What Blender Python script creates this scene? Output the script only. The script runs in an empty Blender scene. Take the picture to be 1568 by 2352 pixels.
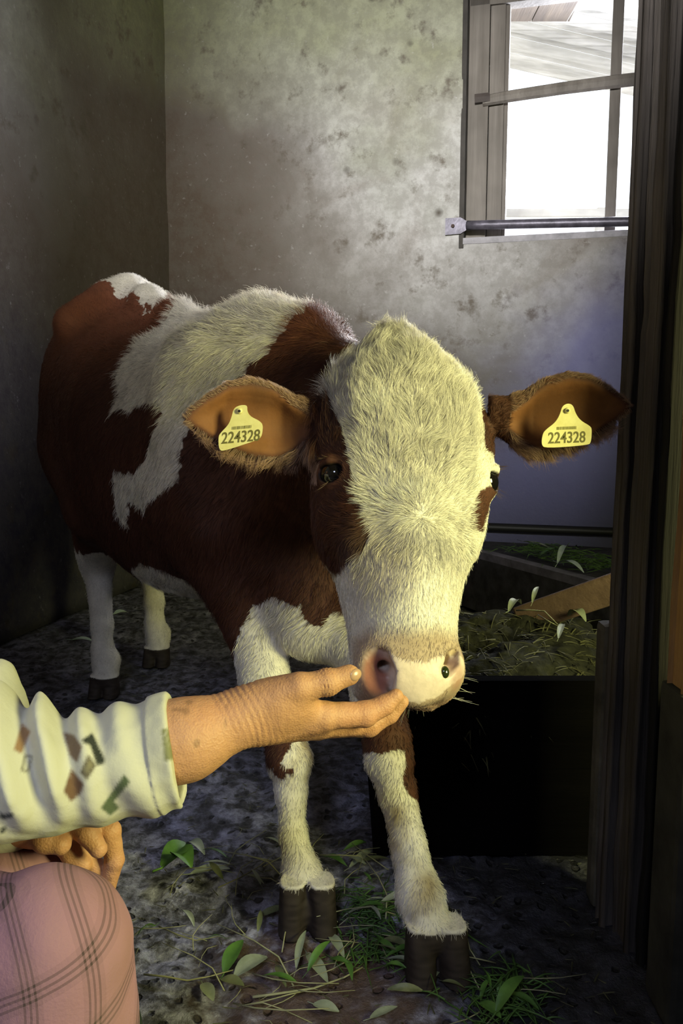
"""A calf in a stable, built object by object."""
HCELL, HANDCELL, CLOTHCELL, HAIRK = .0034, .0019, .0022, 1.0
# ---------------------------------------------------------------- geometry toolkit
import numpy as np, math
F_PX, PITCH, CAMH = 1900.0, math.radians(7.5), 0.85
CT, ST = math.cos(PITCH), math.sin(PITCH)
def at(px, py, Y):
    """world point on the sight line of a photo pixel, at distance Y into the room"""
    u, v = (px-784)/F_PX, (1176-py)/F_PX
    d = np.array([u, CT+v*ST, -ST+v*CT])
    return np.array([0, 0, CAMH]) + d*(Y/d[1])
def project(P):
    P = np.asarray(P, float) - [0, 0, CAMH]
    dep = P[..., 1]*CT - P[..., 2]*ST
    up = P[..., 1]*ST + P[..., 2]*CT
    return 784+F_PX*P[..., 0]/dep, 1176-F_PX*up/dep, dep
def unit(v):
    v = np.asarray(v, float); return v/np.linalg.norm(v)
def frame(x, n):
    """rows: x axis, third axis, normal (orthonormal)"""
    n = unit(n); x = unit(np.asarray(x)-np.dot(x, n)*n)
    return np.array([x, np.cross(n, x), n])
def sstep(a, b, x):
    t = np.clip((x-a)/(b-a), 0, 1); return t*t*(3-2*t)
def vnoise(P, freq, seed=0):
    """cheap smooth value noise in -1..1"""
    Q = np.asarray(P)*freq + seed*17.31
    i = np.floor(Q).astype(np.int64); f = Q-i; f = f*f*(3-2*f)
    def h(a, b, c):
        n = (a*374761393 + b*668265263 + c*2147483647 + seed*1274126177) & 0xffffffff
        n = ((n ^ (n >> 13))*1274126177) & 0xffffffff
        return ((n ^ (n >> 16)) & 0xffff)/32767.5-1
    r = 0
    for dx in (0, 1):
        for dy in (0, 1):
            for dz in (0, 1):
                w = (f[:, 0] if dx else 1-f[:, 0])*(f[:, 1] if dy else 1-f[:, 1])*(f[:, 2] if dz else 1-f[:, 2])
                r = r + w*h(i[:, 0]+dx, i[:, 1]+dy, i[:, 2]+dz)
    return r
import bpy, bmesh, random
from mathutils import Vector, Matrix
random.seed(4); RNG = np.random.default_rng(11)
SC = bpy.context.scene
# ================================================================ camera
cam_d = bpy.data.cameras.new('camera'); cam = bpy.data.objects.new('camera', cam_d); SC.collection.objects.link(cam)
cam.location = (0, 0, CAMH); cam.rotation_euler = (math.pi/2-PITCH, 0, 0)
cam_d.sensor_fit = 'VERTICAL'; cam_d.sensor_height = 36; cam_d.lens = 36*F_PX/2352; cam_d.clip_start = .02
SC.camera = cam
# ================================================================ light
SC.view_settings.view_transform = 'Standard'; SC.view_settings.look = 'None'
SC.view_settings.gamma = 1; SC.view_settings.use_curve_mapping = False
SC.view_settings.exposure = 0.0
SC.cycles.max_bounces = 6; SC.cycles.diffuse_bounces = 3; SC.cycles.glossy_bounces = 3
SC.cycles.sample_clamp_indirect = 4
SC.cycles.use_denoising = True
W = bpy.data.worlds.new('sky'); SC.world = W; W.use_nodes = True
bg = W.node_tree.nodes['Background']; bg.inputs[0].default_value = (.86, .93, 1, 1); bg.inputs[1].default_value = 2.4
def area(name, loc, target, sx, sy, power, col, spread=180):
    d = bpy.data.lights.new(name, 'AREA'); d.shape = 'RECTANGLE'; d.size = sx; d.size_y = sy; d.energy = power; d.color = col; d.spread = math.radians(spread)
    o = bpy.data.objects.new(name, d); SC.collection.objects.link(o); o.location = loc
    o.rotation_euler = (Vector(target)-Vector(loc)).to_track_quat('-Z', 'Y').to_euler(); return o
# daylight bounced off the sunlit grass through the stable doorway behind the photographer
area('doorway_daylight', (1.66, -.05, 1.22), (-.02, 1.15, .72), .70, .80, 30, (.98, .98, .40), 110)
# neutral fill lamp added behind the camera to brighten the upper walls
area('added_wall_fill', (-.45, -1.14, 2.15), (.38, 3.9, 1.90), .50, .40, 25, (.98, .98, .97), 40)
area('added_floor_fill', (-.45, -1.13, 2.15), (-.62, 1.0, 0), .50, .40, 3.4, (.66, .74, 1), 46)  # cool fill lamp added to brighten the near floor and trousers
# low sun outside the window
sd = bpy.data.lights.new('sun', 'SUN'); sd.energy = 11; sd.angle = math.radians(9); sd.color = (1, .93, .88)
so = bpy.data.objects.new('sun', sd); SC.collection.objects.link(so)
so.rotation_euler = Vector((-.42, -.85, -.32)).to_track_quat('-Z', 'Y').to_euler(); so.location = (3, 7, 4)
# cool open sky outside the window
area('window_daylight', (2.0, 4.75, 2.15), (-.3, 1.9, .7), 1.1, .9, 480, (.84, .88, 1), 150)
# ================================================================ helpers
COL = SC.collection
def tag(o, label=None, cat=None, group=None, kind=None):
    if label: o['label'] = label
    if cat: o['category'] = cat
    if group: o['group'] = group
    if kind: o['kind'] = kind
    return o
def empty(name, loc=(0, 0, 0)):
    o = bpy.data.objects.new(name, None); o.empty_display_size = .05; o.location = loc; COL.objects.link(o); return o
def put(o, parent):
    COL.objects.link(o)
    if parent is not None:
        o.parent = parent
        if parent.type == 'EMPTY': o.matrix_parent_inverse = Matrix.Translation(-parent.location)
    return o
def mesh_np(name, V, Q, mat, parent=None, smooth=True, attrs=None):
    me = bpy.data.meshes.new(name); n = Q.shape[1]
    me.vertices.add(len(V)); me.vertices.foreach_set('co', np.asarray(V, np.float32).ravel())
    me.loops.add(Q.size); me.loops.foreach_set('vertex_index', Q.astype(np.int32).ravel())
    me.polygons.add(len(Q)); me.polygons.foreach_set('loop_start', np.arange(0, Q.size, n, dtype=np.int32))
    me.update(calc_edges=True); me.validate()
    me.polygons.foreach_set('use_smooth', np.full(len(me.polygons), smooth))
    for k, a in (attrs or {}).items():
        if a.ndim == 2:
            A = me.attributes.new(k, 'FLOAT_COLOR', 'POINT'); A.data.foreach_set('color', np.concatenate([a, np.ones((len(a), 1))], 1).astype(np.float32).ravel())
        else:
            A = me.attributes.new(k, 'FLOAT', 'POINT'); A.data.foreach_set('value', a.astype(np.float32))
    me.materials.append(mat); o = bpy.data.objects.new(name, me); return put(o, parent)
class MB:
    """collects vertices and faces for one mesh"""
    def __init__(s): s.v = []; s.f = []
    def box(s, lo, hi, M=None, bev=0):
        lo, hi = np.array(lo, float), np.array(hi, float); c = (lo+hi)/2; h = (hi-lo)/2
        b = min(bev, h.min()*.9); n0 = len(s.v)
        if b <= 0:
            P = [c+h*np.array([x, y, z]) for x in (-1, 1) for y in (-1, 1) for z in (-1, 1)]
            Fc = [(0, 1, 3, 2), (4, 6, 7, 5), (0, 4, 5, 1), (2, 3, 7, 6), (0, 2, 6, 4), (1, 5, 7, 3)]
        else:
            bm = bmesh.new(); bmesh.ops.create_cube(bm, size=1)
            for q in bm.verts: q.co = Vector(c+2*h*np.array(q.co))
            bmesh.ops.bevel(bm, geom=bm.edges[:], offset=b, segments=2, affect='EDGES', profile=.6)
            bm.verts.index_update(); P = [np.array(q.co) for q in bm.verts]; Fc = [tuple(q.index for q in f.verts) for f in bm.faces]; bm.free()
        for p in P: s.v.append(tuple(p if M is None else M(p)))
        s.f += [tuple(n0+i for i in f) for f in Fc]; return s
    def tube(s, pts, rad, n=10, flat=1.0, cap=True):
        pts = [np.array(p, float) for p in pts]; rad = [rad]*len(pts) if np.isscalar(rad) else rad; n0 = len(s.v)
        up = np.array([0, 0, 1.])
        for i, p in enumerate(pts):
            t = unit(pts[min(i+1, len(pts)-1)]-pts[max(i-1, 0)])
            if abs(t@up) > .95: up = np.array([0, 1., 0])
            a = unit(np.cross(t, up)); b = np.cross(a, t)
            for k in range(n):
                w = 2*math.pi*k/n; s.v.append(tuple(p+a*math.cos(w)*rad[i]+b*math.sin(w)*rad[i]*flat))
        for i in range(len(pts)-1):
            for k in range(n):
                a0 = n0+i*n+k; a1 = n0+i*n+(k+1) % n; s.f.append((a0, a0+n, a1+n, a1))
        if cap: s.f += [tuple(n0+k for k in range(n)), tuple(n0+(len(pts)-1)*n+k for k in reversed(range(n)))]
        return s
    def prism(s, poly, th, M=lambda p: p):
        n0 = len(s.v); n = len(poly)
        for z in (0, th):
            for x, y in poly: s.v.append(tuple(M(np.array([x, y, z]))))
        s.f += [tuple(n0+i for i in reversed(range(n))), tuple(n0+n+i for i in range(n))]
        s.f += [(n0+i, n0+(i+1) % n, n0+n+(i+1) % n, n0+n+i) for i in range(n)]; return s
    def build(s, name, mat, parent=None, smooth=False, link=True):
        me = bpy.data.meshes.new(name); me.from_pydata(s.v, [], s.f); me.validate()
        bm = bmesh.new(); bm.from_mesh(me); bmesh.ops.recalc_face_normals(bm, faces=bm.faces); bm.to_mesh(me); bm.free()
        if smooth: me.polygons.foreach_set('use_smooth', [True]*len(me.polygons))
        if mat: me.materials.append(mat)
        o = bpy.data.objects.new(name, me); return put(o, parent)
# ---------------------------------------------------------------- node materials
class NT:
    def __init__(s, name):
        s.m = bpy.data.materials.new(name); s.m.use_nodes = True; s.t = s.m.node_tree; s.b = s.t.nodes['Principled BSDF']; s.b.inputs['Specular IOR Level'].default_value = .35
        s.tc = s.t.nodes.new('ShaderNodeTexCoord')
    def n(s, k, **kw):
        o = s.t.nodes.new('ShaderNode'+k)
        for a, v in kw.items(): setattr(o, a, v)
        return o
    def l(s, a, b): s.t.links.new(a, b)
    def pos(s, scale=(1, 1, 1), rot=(0, 0, 0)):
        mp = s.n('Mapping'); mp.inputs['Scale'].default_value = scale; mp.inputs['Rotation'].default_value = rot
        g = s.n('NewGeometry'); s.l(g.outputs['Position'], mp.inputs[0]); return mp.outputs[0]
    def noise(s, scale, detail=5, rough=.6, vec=None, dist=0):
        o = s.n('TexNoise'); o.inputs['Scale'].default_value = scale; o.inputs['Detail'].default_value = detail; o.inputs['Roughness'].default_value = rough; o.inputs['Distortion'].default_value = dist
        s.l(vec if vec is not None else s.pos(), o.inputs['Vector']); return o.outputs['Fac']
    def ramp(s, f, stops):
        o = s.n('ValToRGB'); e = o.color_ramp.elements
        while len(e) < len(stops): e.new(.5)
        for q, (p, c) in zip(e, stops): q.position = p; q.color = (*c, 1) if not np.isscalar(c) else (c, c, c, 1)
        s.l(f, o.inputs[0]); return o.outputs[0]
    def mix(s, f, a, b, mode='MIX'):
        o = s.n('Mix', data_type='RGBA', blend_type=mode)
        for k, v in ((0, f), (6, a), (7, b)):
            if hasattr(v, 'links'): s.l(v, o.inputs[k])
            else: o.inputs[k].default_value = v if k == 0 else (*v, 1)
        return o.outputs[2]
    def math(s, op, a, b=0, clamp=False):
        o = s.n('Math', operation=op, use_clamp=clamp)
        for k, v in ((0, a), (1, b)):
            if hasattr(v, 'links'): s.l(v, o.inputs[k])
            else: o.inputs[k].default_value = v
        return o.outputs[0]
    def sep(s, v):
        o = s.n('SeparateXYZ'); s.l(v, o.inputs[0]); return o.outputs
    def attr(s, name):
        o = s.n('Attribute', attribute_name=name); return o
    def bump(s, h, strength=.4, dist=.01):
        o = s.n('Bump'); o.inputs['Strength'].default_value = strength; o.inputs['Distance'].default_value = dist
        s.l(h, o.inputs['Height']); s.l(o.outputs[0], s.b.inputs['Normal'])
    def base(s, c):
        if hasattr(c, 'links'): s.l(c, s.b.inputs['Base Color'])
        else: s.b.inputs['Base Color'].default_value = (*c, 1)
    def rough(s, r):
        if hasattr(r, 'links'): s.l(r, s.b.inputs['Roughness'])
        else: s.b.inputs['Roughness'].default_value = r
    def set(s, **k):
        for a, v in k.items(): s.b.inputs[a.replace('_', ' ')].default_value = v
        return s
def plain(name, c, r=.6, metal=0, nscale=None, var=.25, bump=0):
    t = NT(name); t.rough(r); t.set(Metallic=metal)
    if nscale:
        f = t.noise(nscale); t.base(t.ramp(f, [(.3, tuple(x*(1-var) for x in c)), (.7, tuple(min(1, x*(1+var)) for x in c))]))
        if bump: t.bump(f, bump, .004)
    else: t.base(c)
    return t.m
def wood(name, c1, c2, axis=2, scale=22, stretch=.05, r=.7, bump=.5):
    t = NT(name); sc = [1, 1, 1]; sc[axis] = stretch
    v = t.pos(tuple(sc)); f = t.noise(scale, 8, .7, v, .6); g = t.noise(scale*5, 4, .7, v); big = t.noise(3, 3)
    c = t.ramp(f, [(.3, c1), (.7, c2)]); c = t.mix(t.ramp(big, [(.35, .0), (.65, .6)]), c, tuple(x*.6 for x in c1)); t.base(c); t.rough(r)
    t.bump(t.mix(.5, f, g), bump, .006); return t.m
# distance shapes ------------------------------------------------------------
def cone(P, a, b, r1, r2):
    a, b = np.asarray(a, float), np.asarray(b, float)
    ab = b-a; L2 = ab@ab
    t = np.clip((P-a)@ab/L2, 0, 1)
    return np.linalg.norm(P-a-t[:, None]*ab, axis=1)-(r1+(r2-r1)*t)
def ellip(P, c, R, M=None):
    q = P-np.asarray(c)
    if M is not None: q = q@M.T
    R = np.asarray(R, float)
    k0 = np.linalg.norm(q/R, axis=1); k1 = np.linalg.norm(q/(R*R), axis=1)
    return np.where(k1 > 1e-9, k0*(k0-1)/np.maximum(k1, 1e-9), -R.min())
class Field:
    def __init__(s): s.ops = []
    def add(s, fn, lo, hi, k=0.02, op='u'):
        s.ops.append((fn, np.asarray(lo, float)-k*1.6-.03, np.asarray(hi, float)+k*1.6+.03, k, op)); return s
    def cone(s, a, b, r1, r2, k=.02, op='u'):
        a, b = np.asarray(a, float), np.asarray(b, float); r = max(r1, r2)
        return s.add(lambda P: cone(P, a, b, r1, r2), np.minimum(a, b)-r, np.maximum(a, b)+r, k, op)
    def chain(s, pts, rad, k=.02, op='u'):
        for i in range(len(pts)-1): s.cone(pts[i], pts[i+1], rad[i], rad[i+1], k, op)
        return s
    def ell(s, c, R, M=None, k=.02, op='u'):
        c = np.asarray(c, float); r = max(R)
        return s.add(lambda P: ellip(P, c, R, M), c-r, c+r, k, op)
    def __call__(s, P):
        d = np.full(len(P), .5)
        for fn, lo, hi, k, op in s.ops:
            m = np.all((P > lo) & (P < hi), axis=1)
            if not m.any(): continue
            a = d[m]; b = fn(P[m])
            if op == 'u':
                h = np.maximum(k-np.abs(a-b), 0)/k; r = np.minimum(a, b)-h*h*k*.25
            elif op == 's':
                b = -b; h = np.maximum(k-np.abs(a-b), 0)/k; r = np.maximum(a, b)+h*h*k*.25
            d[m] = r
        return d
    def grad(s, P, e=.0008):
        g = np.empty_like(P)
        for i in range(3):
            D = np.zeros(3); D[i] = e
            g[:, i] = s(P+D)-s(P-D)
        return g/(2*e)
    def bounds(s):
        lo = np.min([o[1] for o in s.ops if o[4] == 'u'], axis=0); hi = np.max([o[2] for o in s.ops if o[4] == 'u'], axis=0)
        return lo, hi
def surface(F, h, lo=None, hi=None, B=8, slack=1.6):
    """sparse surface-net of the zero level of F -> verts, quads, normals"""
    l, u = F.bounds(); lo = l if lo is None else np.asarray(lo, float); hi = u if hi is None else np.asarray(hi, float)
    S = h*B; nb = np.ceil((hi-lo)/S).astype(int)
    g = np.stack(np.meshgrid(*[np.arange(n) for n in nb], indexing='ij'), -1).reshape(-1, 3)
    fc = F(lo+(g+.5)*S)
    g = g[np.abs(fc) < S*.87*slack]
    off = np.stack(np.meshgrid(*[np.arange(B+1)]*3, indexing='ij'), -1).reshape(-1, 3)
    V = np.empty((len(g), (B+1)**3), np.float32)
    for s0 in range(0, len(g), 1500):
        gg = g[s0:s0+1500]
        idx = gg[:, None, :]*B+off[None]
        V[s0:s0+1500] = F(lo+idx.reshape(-1, 3)*h).reshape(len(gg), -1)
    V = V.reshape(-1, B+1, B+1, B+1); ins = V < 0
    c = np.zeros((len(g), B, B, B), int)
    for dx in (0, 1):
        for dy in (0, 1):
            for dz in (0, 1): c += ins[:, dx:B+dx, dy:B+dy, dz:B+dz]
    n, i, j, k = np.nonzero((c > 0) & (c < 8))
    acc = np.zeros((len(n), 3)); cnt = np.zeros(len(n))
    for ax in range(3):
        o = [q for q in range(3) if q != ax]
        for p in (0, 1):
            for q in (0, 1):
                A = np.zeros(3, int); A[o[0]] = p; A[o[1]] = q; Bq = A.copy(); Bq[ax] = 1
                va = V[n, i+A[0], j+A[1], k+A[2]]; vb = V[n, i+Bq[0], j+Bq[1], k+Bq[2]]
                m = (va < 0) != (vb < 0)
                t = np.where(m, va/np.where(m, va-vb, 1), 0)
                pos = np.tile(A.astype(float), (len(n), 1)); pos[:, ax] = t
                acc[m] += pos[m]; cnt[m] += 1
    cell = g[n]*B+np.stack([i, j, k], 1)
    verts = lo+(cell+acc/cnt[:, None])*h
    dim = nb*B+2
    key = (cell[:, 0]*dim[1]+cell[:, 1])*dim[2]+cell[:, 2]
    order = np.argsort(key); ks = key[order]
    def look(C):
        kk = (C[:, 0]*dim[1]+C[:, 1])*dim[2]+C[:, 2]
        p = np.clip(np.searchsorted(ks, kk), 0, len(ks)-1)
        return np.where(ks[p] == kk, order[p], -1)
    quads = []
    for ax in range(3):
        b = [0, 0, 0]; b[ax] = 1
        a0 = ins[:, :B, :B, :B]; a1 = ins[:, b[0]:B+b[0], b[1]:B+b[1], b[2]:B+b[2]]
        n, i, j, k = np.nonzero(a0 != a1)
        C = g[n]*B+np.stack([i, j, k], 1); flip = a0[n, i, j, k]
        o1, o2 = (ax+1) % 3, (ax+2) % 3
        D1 = np.zeros(3, int); D1[o1] = 1; D2 = np.zeros(3, int); D2[o2] = 1
        q = np.stack([look(C-D1-D2), look(C-D2), look(C), look(C-D1)], 1)
        q[~flip] = q[~flip][:, ::-1]
        quads.append(q[(q >= 0).all(1)])
    quads = np.concatenate(quads)
    N = None
    for it in range(2):
        N = F.grad(verts); gl = np.linalg.norm(N, axis=1); gl = np.maximum(gl, .35)
        step = np.clip(F(verts)/gl, -h*.6, h*.6)
        verts = verts-N/gl[:, None]*step[:, None]
    N = F.grad(verts); N /= np.maximum(np.linalg.norm(N, axis=1), 1e-6)[:, None]
    return verts, quads, N
def loft(P, O, M, st, ex):
    """station table rows: a, centre x, half width, centre n, front depth, back depth (frame rows M: x, s(axis), n)"""
    q = (P-O)@M.T; st = np.asarray(st, float)
    a = np.clip(q[:, 1], st[0, 0], st[-1, 0]); I = lambda c: np.interp(a, st[:, 0], st[:, c])
    w, cn, df, db = I(2), I(3), I(4), I(5)
    x = q[:, 0]-I(1); n = q[:, 2]-cn
    dn = np.where(n > 0, df, db)
    e = np.interp(a, st[:, 0], st[:, 6]) if st.shape[1] > 6 else ex
    r = ((np.abs(x)/w)**e+(np.abs(n)/dn)**e)**(1/e)
    m = np.minimum(w, dn); rad = np.sqrt(x*x+n*n)
    d = np.where(r > 1e-6, (r-1)*rad/np.maximum(r, 1e-6), -m)
    d = np.maximum(d, (r-1)*m) if False else d
    end = np.abs(q[:, 1]-a)
    return np.where(end > 0, np.sqrt(np.maximum(d, 0)**2+end**2)+np.minimum(d, 0)*0, np.maximum(d, -m))
# ---------------------------------------------------------------- the calf as a distance field
# torso frame: a runs from the rump towards the chest, x to the calf's left, n up
TA = unit([.525, -.851, 0]); TX = unit([.851, .525, 0]); TO = np.array([-.73, 2.60, 0])
TM = np.array([TX, TA, [0, 0, 1.]])
def T(a, x, z): return TO+TA*a+TX*x+np.array([0, 0, z])
#          a    cx   halfw  cz   up   down  exponent
TORSO = [(.00, 0, .06, .95, .06, .10, 2.0),
         (.05, 0, .13, .94, .14, .22, 2.0),
         (.14, 0, .195, .92, .215, .32, 2.1),
         (.26, 0, .235, .89, .25, .38, 2.2),
         (.40, 0, .255, .84, .25, .41, 2.2),
         (.58, 0, .27, .79, .25, .40, 2.1),
         (.75, 0, .265, .76, .25, .37, 2.1),
         (.90, 0, .245, .74, .255, .33, 2.1),
         (1.05, 0, .21, .74, .265, .30, 2.0),
         (1.17, 0, .18, .74, .26, .29, 2.0),
         (1.26, 0, .15, .73, .22, .27, 2.0),
         (1.33, 0, .10, .72, .13, .20, 2.0),
         (1.37, 0, .05, .72, .05, .10, 2.0)]
def smooth_table(t, n=60):
    t = np.asarray(t, float); a = np.linspace(t[0, 0], t[-1, 0], n)
    out = [a]
    for c in range(1, t.shape[1]):
        y = np.interp(a, t[:, 0], t[:, c])
        for _ in range(4): y[1:-1] = .25*y[:-2]+.5*y[1:-1]+.25*y[2:]
        out.append(y)
    return np.stack(out, 1)
TORSO = smooth_table(TORSO)
# head frame: x to the photo's right, s down the face from the poll, n out of the forehead
HA, HB = at(926, 770, 1.19), at(952, 1575, 1.0)
HS = unit(HB-HA); HL = np.linalg.norm(HB-HA)
_n0 = np.cross([1, .26, -.025], HS); HM = frame([1, .26, -.025], _n0 if _n0[1] < 0 else -_n0)
HM = np.array([unit(np.cross(HS, HM[2])), HS, HM[2]])
if HM[0][0] < 0: HM[0] *= -1
def H(x, s, n): return HA+HM[0]*x+HM[1]*s+HM[2]*n
def toH(P): return (P-HA)@HM.T
#        s     cx    halfw   cn     front  back  exp
HEAD = [(-.012, -.005, .020, -.03, .025, .05, 2.0),
        (.005, -.002, .042, -.032, .042, .075, 2.1),
        (.030, .002, .078, -.035, .058, .11, 2.2),
        (.060, .005, .102, -.040, .070, .12, 2.3),
        (.100, .009, .119, -.045, .080, .12, 2.4),
        (.150, .012, .126, -.050, .085, .105, 2.5),
        (.200, .012, .127, -.052, .086, .10, 2.5),
        (.250, .009, .116, -.052, .083, .10, 2.4),
        (.300, .005, .101, -.050, .078, .09, 2.3),
        (.350, 0, .083, -.048, .073, .08, 2.2),
        (.400, 0, .0715, -.045, .068, .075, 2.2),
        (.440, 0, .0685, -.042, .066, .06, 2.3),
        (.468, 0, .070, -.040, .066, .05, 2.4),
        (.488, 0, .066, -.040, .056, .042, 2.4),
        (.500, 0, .054, -.040, .040, .035, 2.2),
        (.508, 0, .034, -.040, .022, .022, 2.0)]
HEAD = smooth_table(HEAD, 90)
def claw(F, o, d, h):
    """one cloven toe standing on the floor: a wedge with a flat sole"""
    d = unit(d); x = np.array([-d[1], d[0], 0]); M = np.array([x, d, [0, 0, 1.]])
    def f(P):
        q = (P-o)@M.T; t = np.clip(q[:, 2]/h, 0, 1)
        hw = .024-.003*t; fr = .052-.030*t; bk = .026
        y = q[:, 1]; yy = np.where(y > 0, y/fr, y/bk)
        r = (np.abs(q[:, 0]/hw)**2.6+np.abs(yy)**2.6)**(1/2.6)
        side = (r-1)*.022; v = np.maximum(.001-q[:, 2], q[:, 2]-h)
        return np.maximum(side, v)
    F.add(f, o-.07, o+np.array([.07, .07, h+.02]), .006)
def EYE(s): return H(-.0950, .208, -.0205) if s < 0 else H(.1185, .203, -.0215)
def build_cow():
    F = Field()
    c = T(.65, 0, .8)
    F.add(lambda P: loft(P, TO, TM, TORSO, 2.1), T(.65, 0, .8)-[.75, .95, .5], T(.65, 0, .8)+[.75, .95, .5], .01)
    # spine ridge, hooks, pins, tail head
    F.chain([T(.04, 0, 1.08), T(.14, 0, 1.15), T(.26, 0, 1.165), T(.42, 0, 1.12), T(.62, 0, 1.06), T(.85, 0, 1.0), T(1.05, 0, 1.0), T(1.2, 0, .965)],
            [.025, .025, .025, .025, .025, .03, .035, .05], .07)
    F.ell(T(.22, 0, 1.165), (.03, .06, .025), TM, .04)
    for s in (-1, 1):
        F.chain([T(.33, s*.19, 1.065), T(.25, s*.08, 1.15)], [.032, .02], .08)   # hook bone
        F.ell(T(.03, s*.085, .99), (.03, .04, .04), None, .07)          # pin bone
        F.ell(T(.20, s*.12, .78), (.11, .16, .24), TM, .10)             # thigh
        F.ell(T(1.06, s*.125, .76), (.085, .12, .22), TM, .08)          # shoulder
        F.ell(T(1.19, s*.12, .66), (.055, .07, .09), TM, .06)            # shoulder point
    # shoulder-blade ridge on the near side
    F.chain([T(1.02, -.14, .95), T(1.10, -.185, .80), T(1.20, -.165, .62)], [.02, .03, .035], .05)
    # neck
    F.chain([T(1.10, 0, .87), T(1.22, .02, .84), H(-.005, .08, -.19), H(0, .12, -.11)], [.15, .125, .095, .085], .08)
    F.chain([T(1.20, 0, .68), T(1.29, .02, .72), H(.01, .17, -.20)], [.11, .09, .05], .08)
    F.chain([T(1.10, 0, .98), T(1.23, .02, .95), H(-.005, .05, -.12)], [.05, .05, .045], .06)   # crest
    F.chain([at(700, 1330, 1.50), at(715, 1440, 1.46)], [.09, .062], .07)                     # brisket
    # ---- hind legs
    def hind(hx, hy, fx, s):
        hoof = np.array([hx, hy, 0])
        hip = T(.24, s*.13, .72); stifle = T(.42, s*.155, .58)
        hock = hoof+np.array([-.03, .075, .36]); cann = hoof+np.array([-.012, .03, .13])
        F.chain([hip, stifle], [.10, .075], .08)
        F.chain([hip+TA*-.04, hock+np.array([.0, 0, .10]), hock], [.09, .052, .036], .06)
        F.chain([stifle, hock+np.array([0, 0, .02])], [.07, .042], .05)
        F.cone(hock+np.array([-.01, .03, .035]), hock+np.array([0, .01, -.03]), .018, .022, .02)
        F.chain([hock, hoof+np.array([-.012, .035, .20]), cann, hoof+np.array([0, .02, .095]), hoof+np.array([.004, .0, .05])], [.040, .030, .030, .038, .036], .015)
        for q in (-1, 1): claw(F, hoof+np.array([q*.019, .0, .0]), np.array([q*.12, -1, 0]), .062)
        return hoof
    global HOOF
    HOOF = []
    HOOF.append(hind(-.695, 2.345, 0, -1)); HOOF.append(hind(-.605, 2.63, 0, 1))
    # ---- fore legs
    rr = [at(590, 1430, 1.52), at(607, 1560, 1.44), at(652, 1690, 1.38), at(664, 1745, 1.355), at(668, 1815, 1.345), at(672, 1915, 1.325), at(694, 2015, 1.295), at(702, 2085, 1.265)]
    F.chain([T(1.08, -.14, .66), rr[0]], [.085, .062], .06)
    F.chain(rr, [.060, .043, .033, .036, .025, .021, .033, .032], .014)
    h0 = at(706, 2095, 1.262); h0[2] = 0
    for q in (-1, 1): claw(F, h0+np.array([q*.0235, 0, 0]), np.array([.05+q*.10, -1, 0]), .078)
    for q in (-1, 1): F.ell(at(694+q*34, 2040, 1.33), (.012, .012, .016), None, .008)
    ll = [at(840, 1480, 1.42), at(868, 1600, 1.34), at(888, 1700, 1.285), at(893, 1745, 1.27), at(912, 1820, 1.255), at(940, 1950, 1.22), at(964, 2060, 1.185), at(990, 2140, 1.155)]
    F.chain([T(1.08, .14, .62), ll[0]], [.085, .062], .06)
    F.chain(ll, [.056, .042, .036, .036, .028, .026, .034, .033], .014)
    h0 = at(1000, 2170, 1.15); h0[2] = 0
    for q in (-1, 1): claw(F, h0+np.array([q*.0235, 0, 0]), np.array([.12+q*.10, -1, 0]), .078)
    for q in (-1, 1): F.ell(at(972+q*36, 2090, 1.215), (.012, .012, .016), None, .008)
    # ---- tail
    F.chain([T(.02, 0, 1.07), T(-.045, .0, 1.0), T(-.065, -.005, .85), T(-.05, -.01, .6), T(-.05, -.015, .40)], [.03, .024, .018, .013, .022], .02)
    # ---- head
    lo = HA-.35; hi = HA+np.array([.35, .35, .35]); lo[2] -= .4
    F.add(lambda P: loft(P, HA, HM, HEAD, 2.3), lo, hi, .03)
    F.chain([H(-.004, .018, -.02), H(0, .05, .0)], [.028, .032], .04)                       # poll tuft
    F.ell(H(0, .11, .015), (.075, .06, .03), HM, .05)
    for s in (-1, 1):
        F.ell(H(s*.100+.006, .158, -.042), (.026, .032, .034), HM, .02)                     # brow
        F.ell(H(s*.093+.004, .255, -.06), (.022, .055, .032), HM, .03)                      # cheek bone
        F.chain([H(s*.055, .28, -.12), H(s*.05, .20, -.15)], [.03, .04], .05)           # jaw angle
    F.chain([H(0, .26, .015), H(0, .40, .0)], [.025, .026], .045)                       # nose bridge
    F.chain([H(0, .20, -.15), H(0, .34, -.105), H(0, .43, -.085), H(0, .466, -.078)], [.05, .042, .034, .030], .03)  # lower jaw
    # muzzle
    for s in (-1, 1):
        F.ell(H(s*.040, .462, -.012), (.028, .034, .030), HM, .02)                     # nostril wing
        F.ell(H(s*.034, .485, -.045), (.030, .024, .032), HM, .02)                      # upper lip
    F.ell(H(0, .478, .004), (.040, .034, .022), HM, .02)                                # nose pad
    # nostrils
    F.ell(H(-.051, .470, .008), (.018, .026, .013), HM, .016, 's')
    F.chain([H(-.045, .447, .012), H(-.039, .470, .012), H(-.027, .494, -.002)], [.005, .0095, .005], .007, 's')
    F.chain([H(-.040, .468, .010), H(-.036, .450, -.03)], [.009, .006], .006, 's')
    F.chain([H(.055, .440, .000), H(.044, .453, .013), H(.034, .468, .021)], [.004, .0075, .005], .010, 's')
    F.chain([H(.044, .453, .012), H(.038, .450, -.02)], [.0075, .006], .006, 's')
    for s in (-1, 1): F.chain([H(s*.066, .482, -.066), H(s*.040, .502, -.060), H(0, .507, -.055)], [.003, .003, .003], .006, 's')   # mouth line
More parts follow.
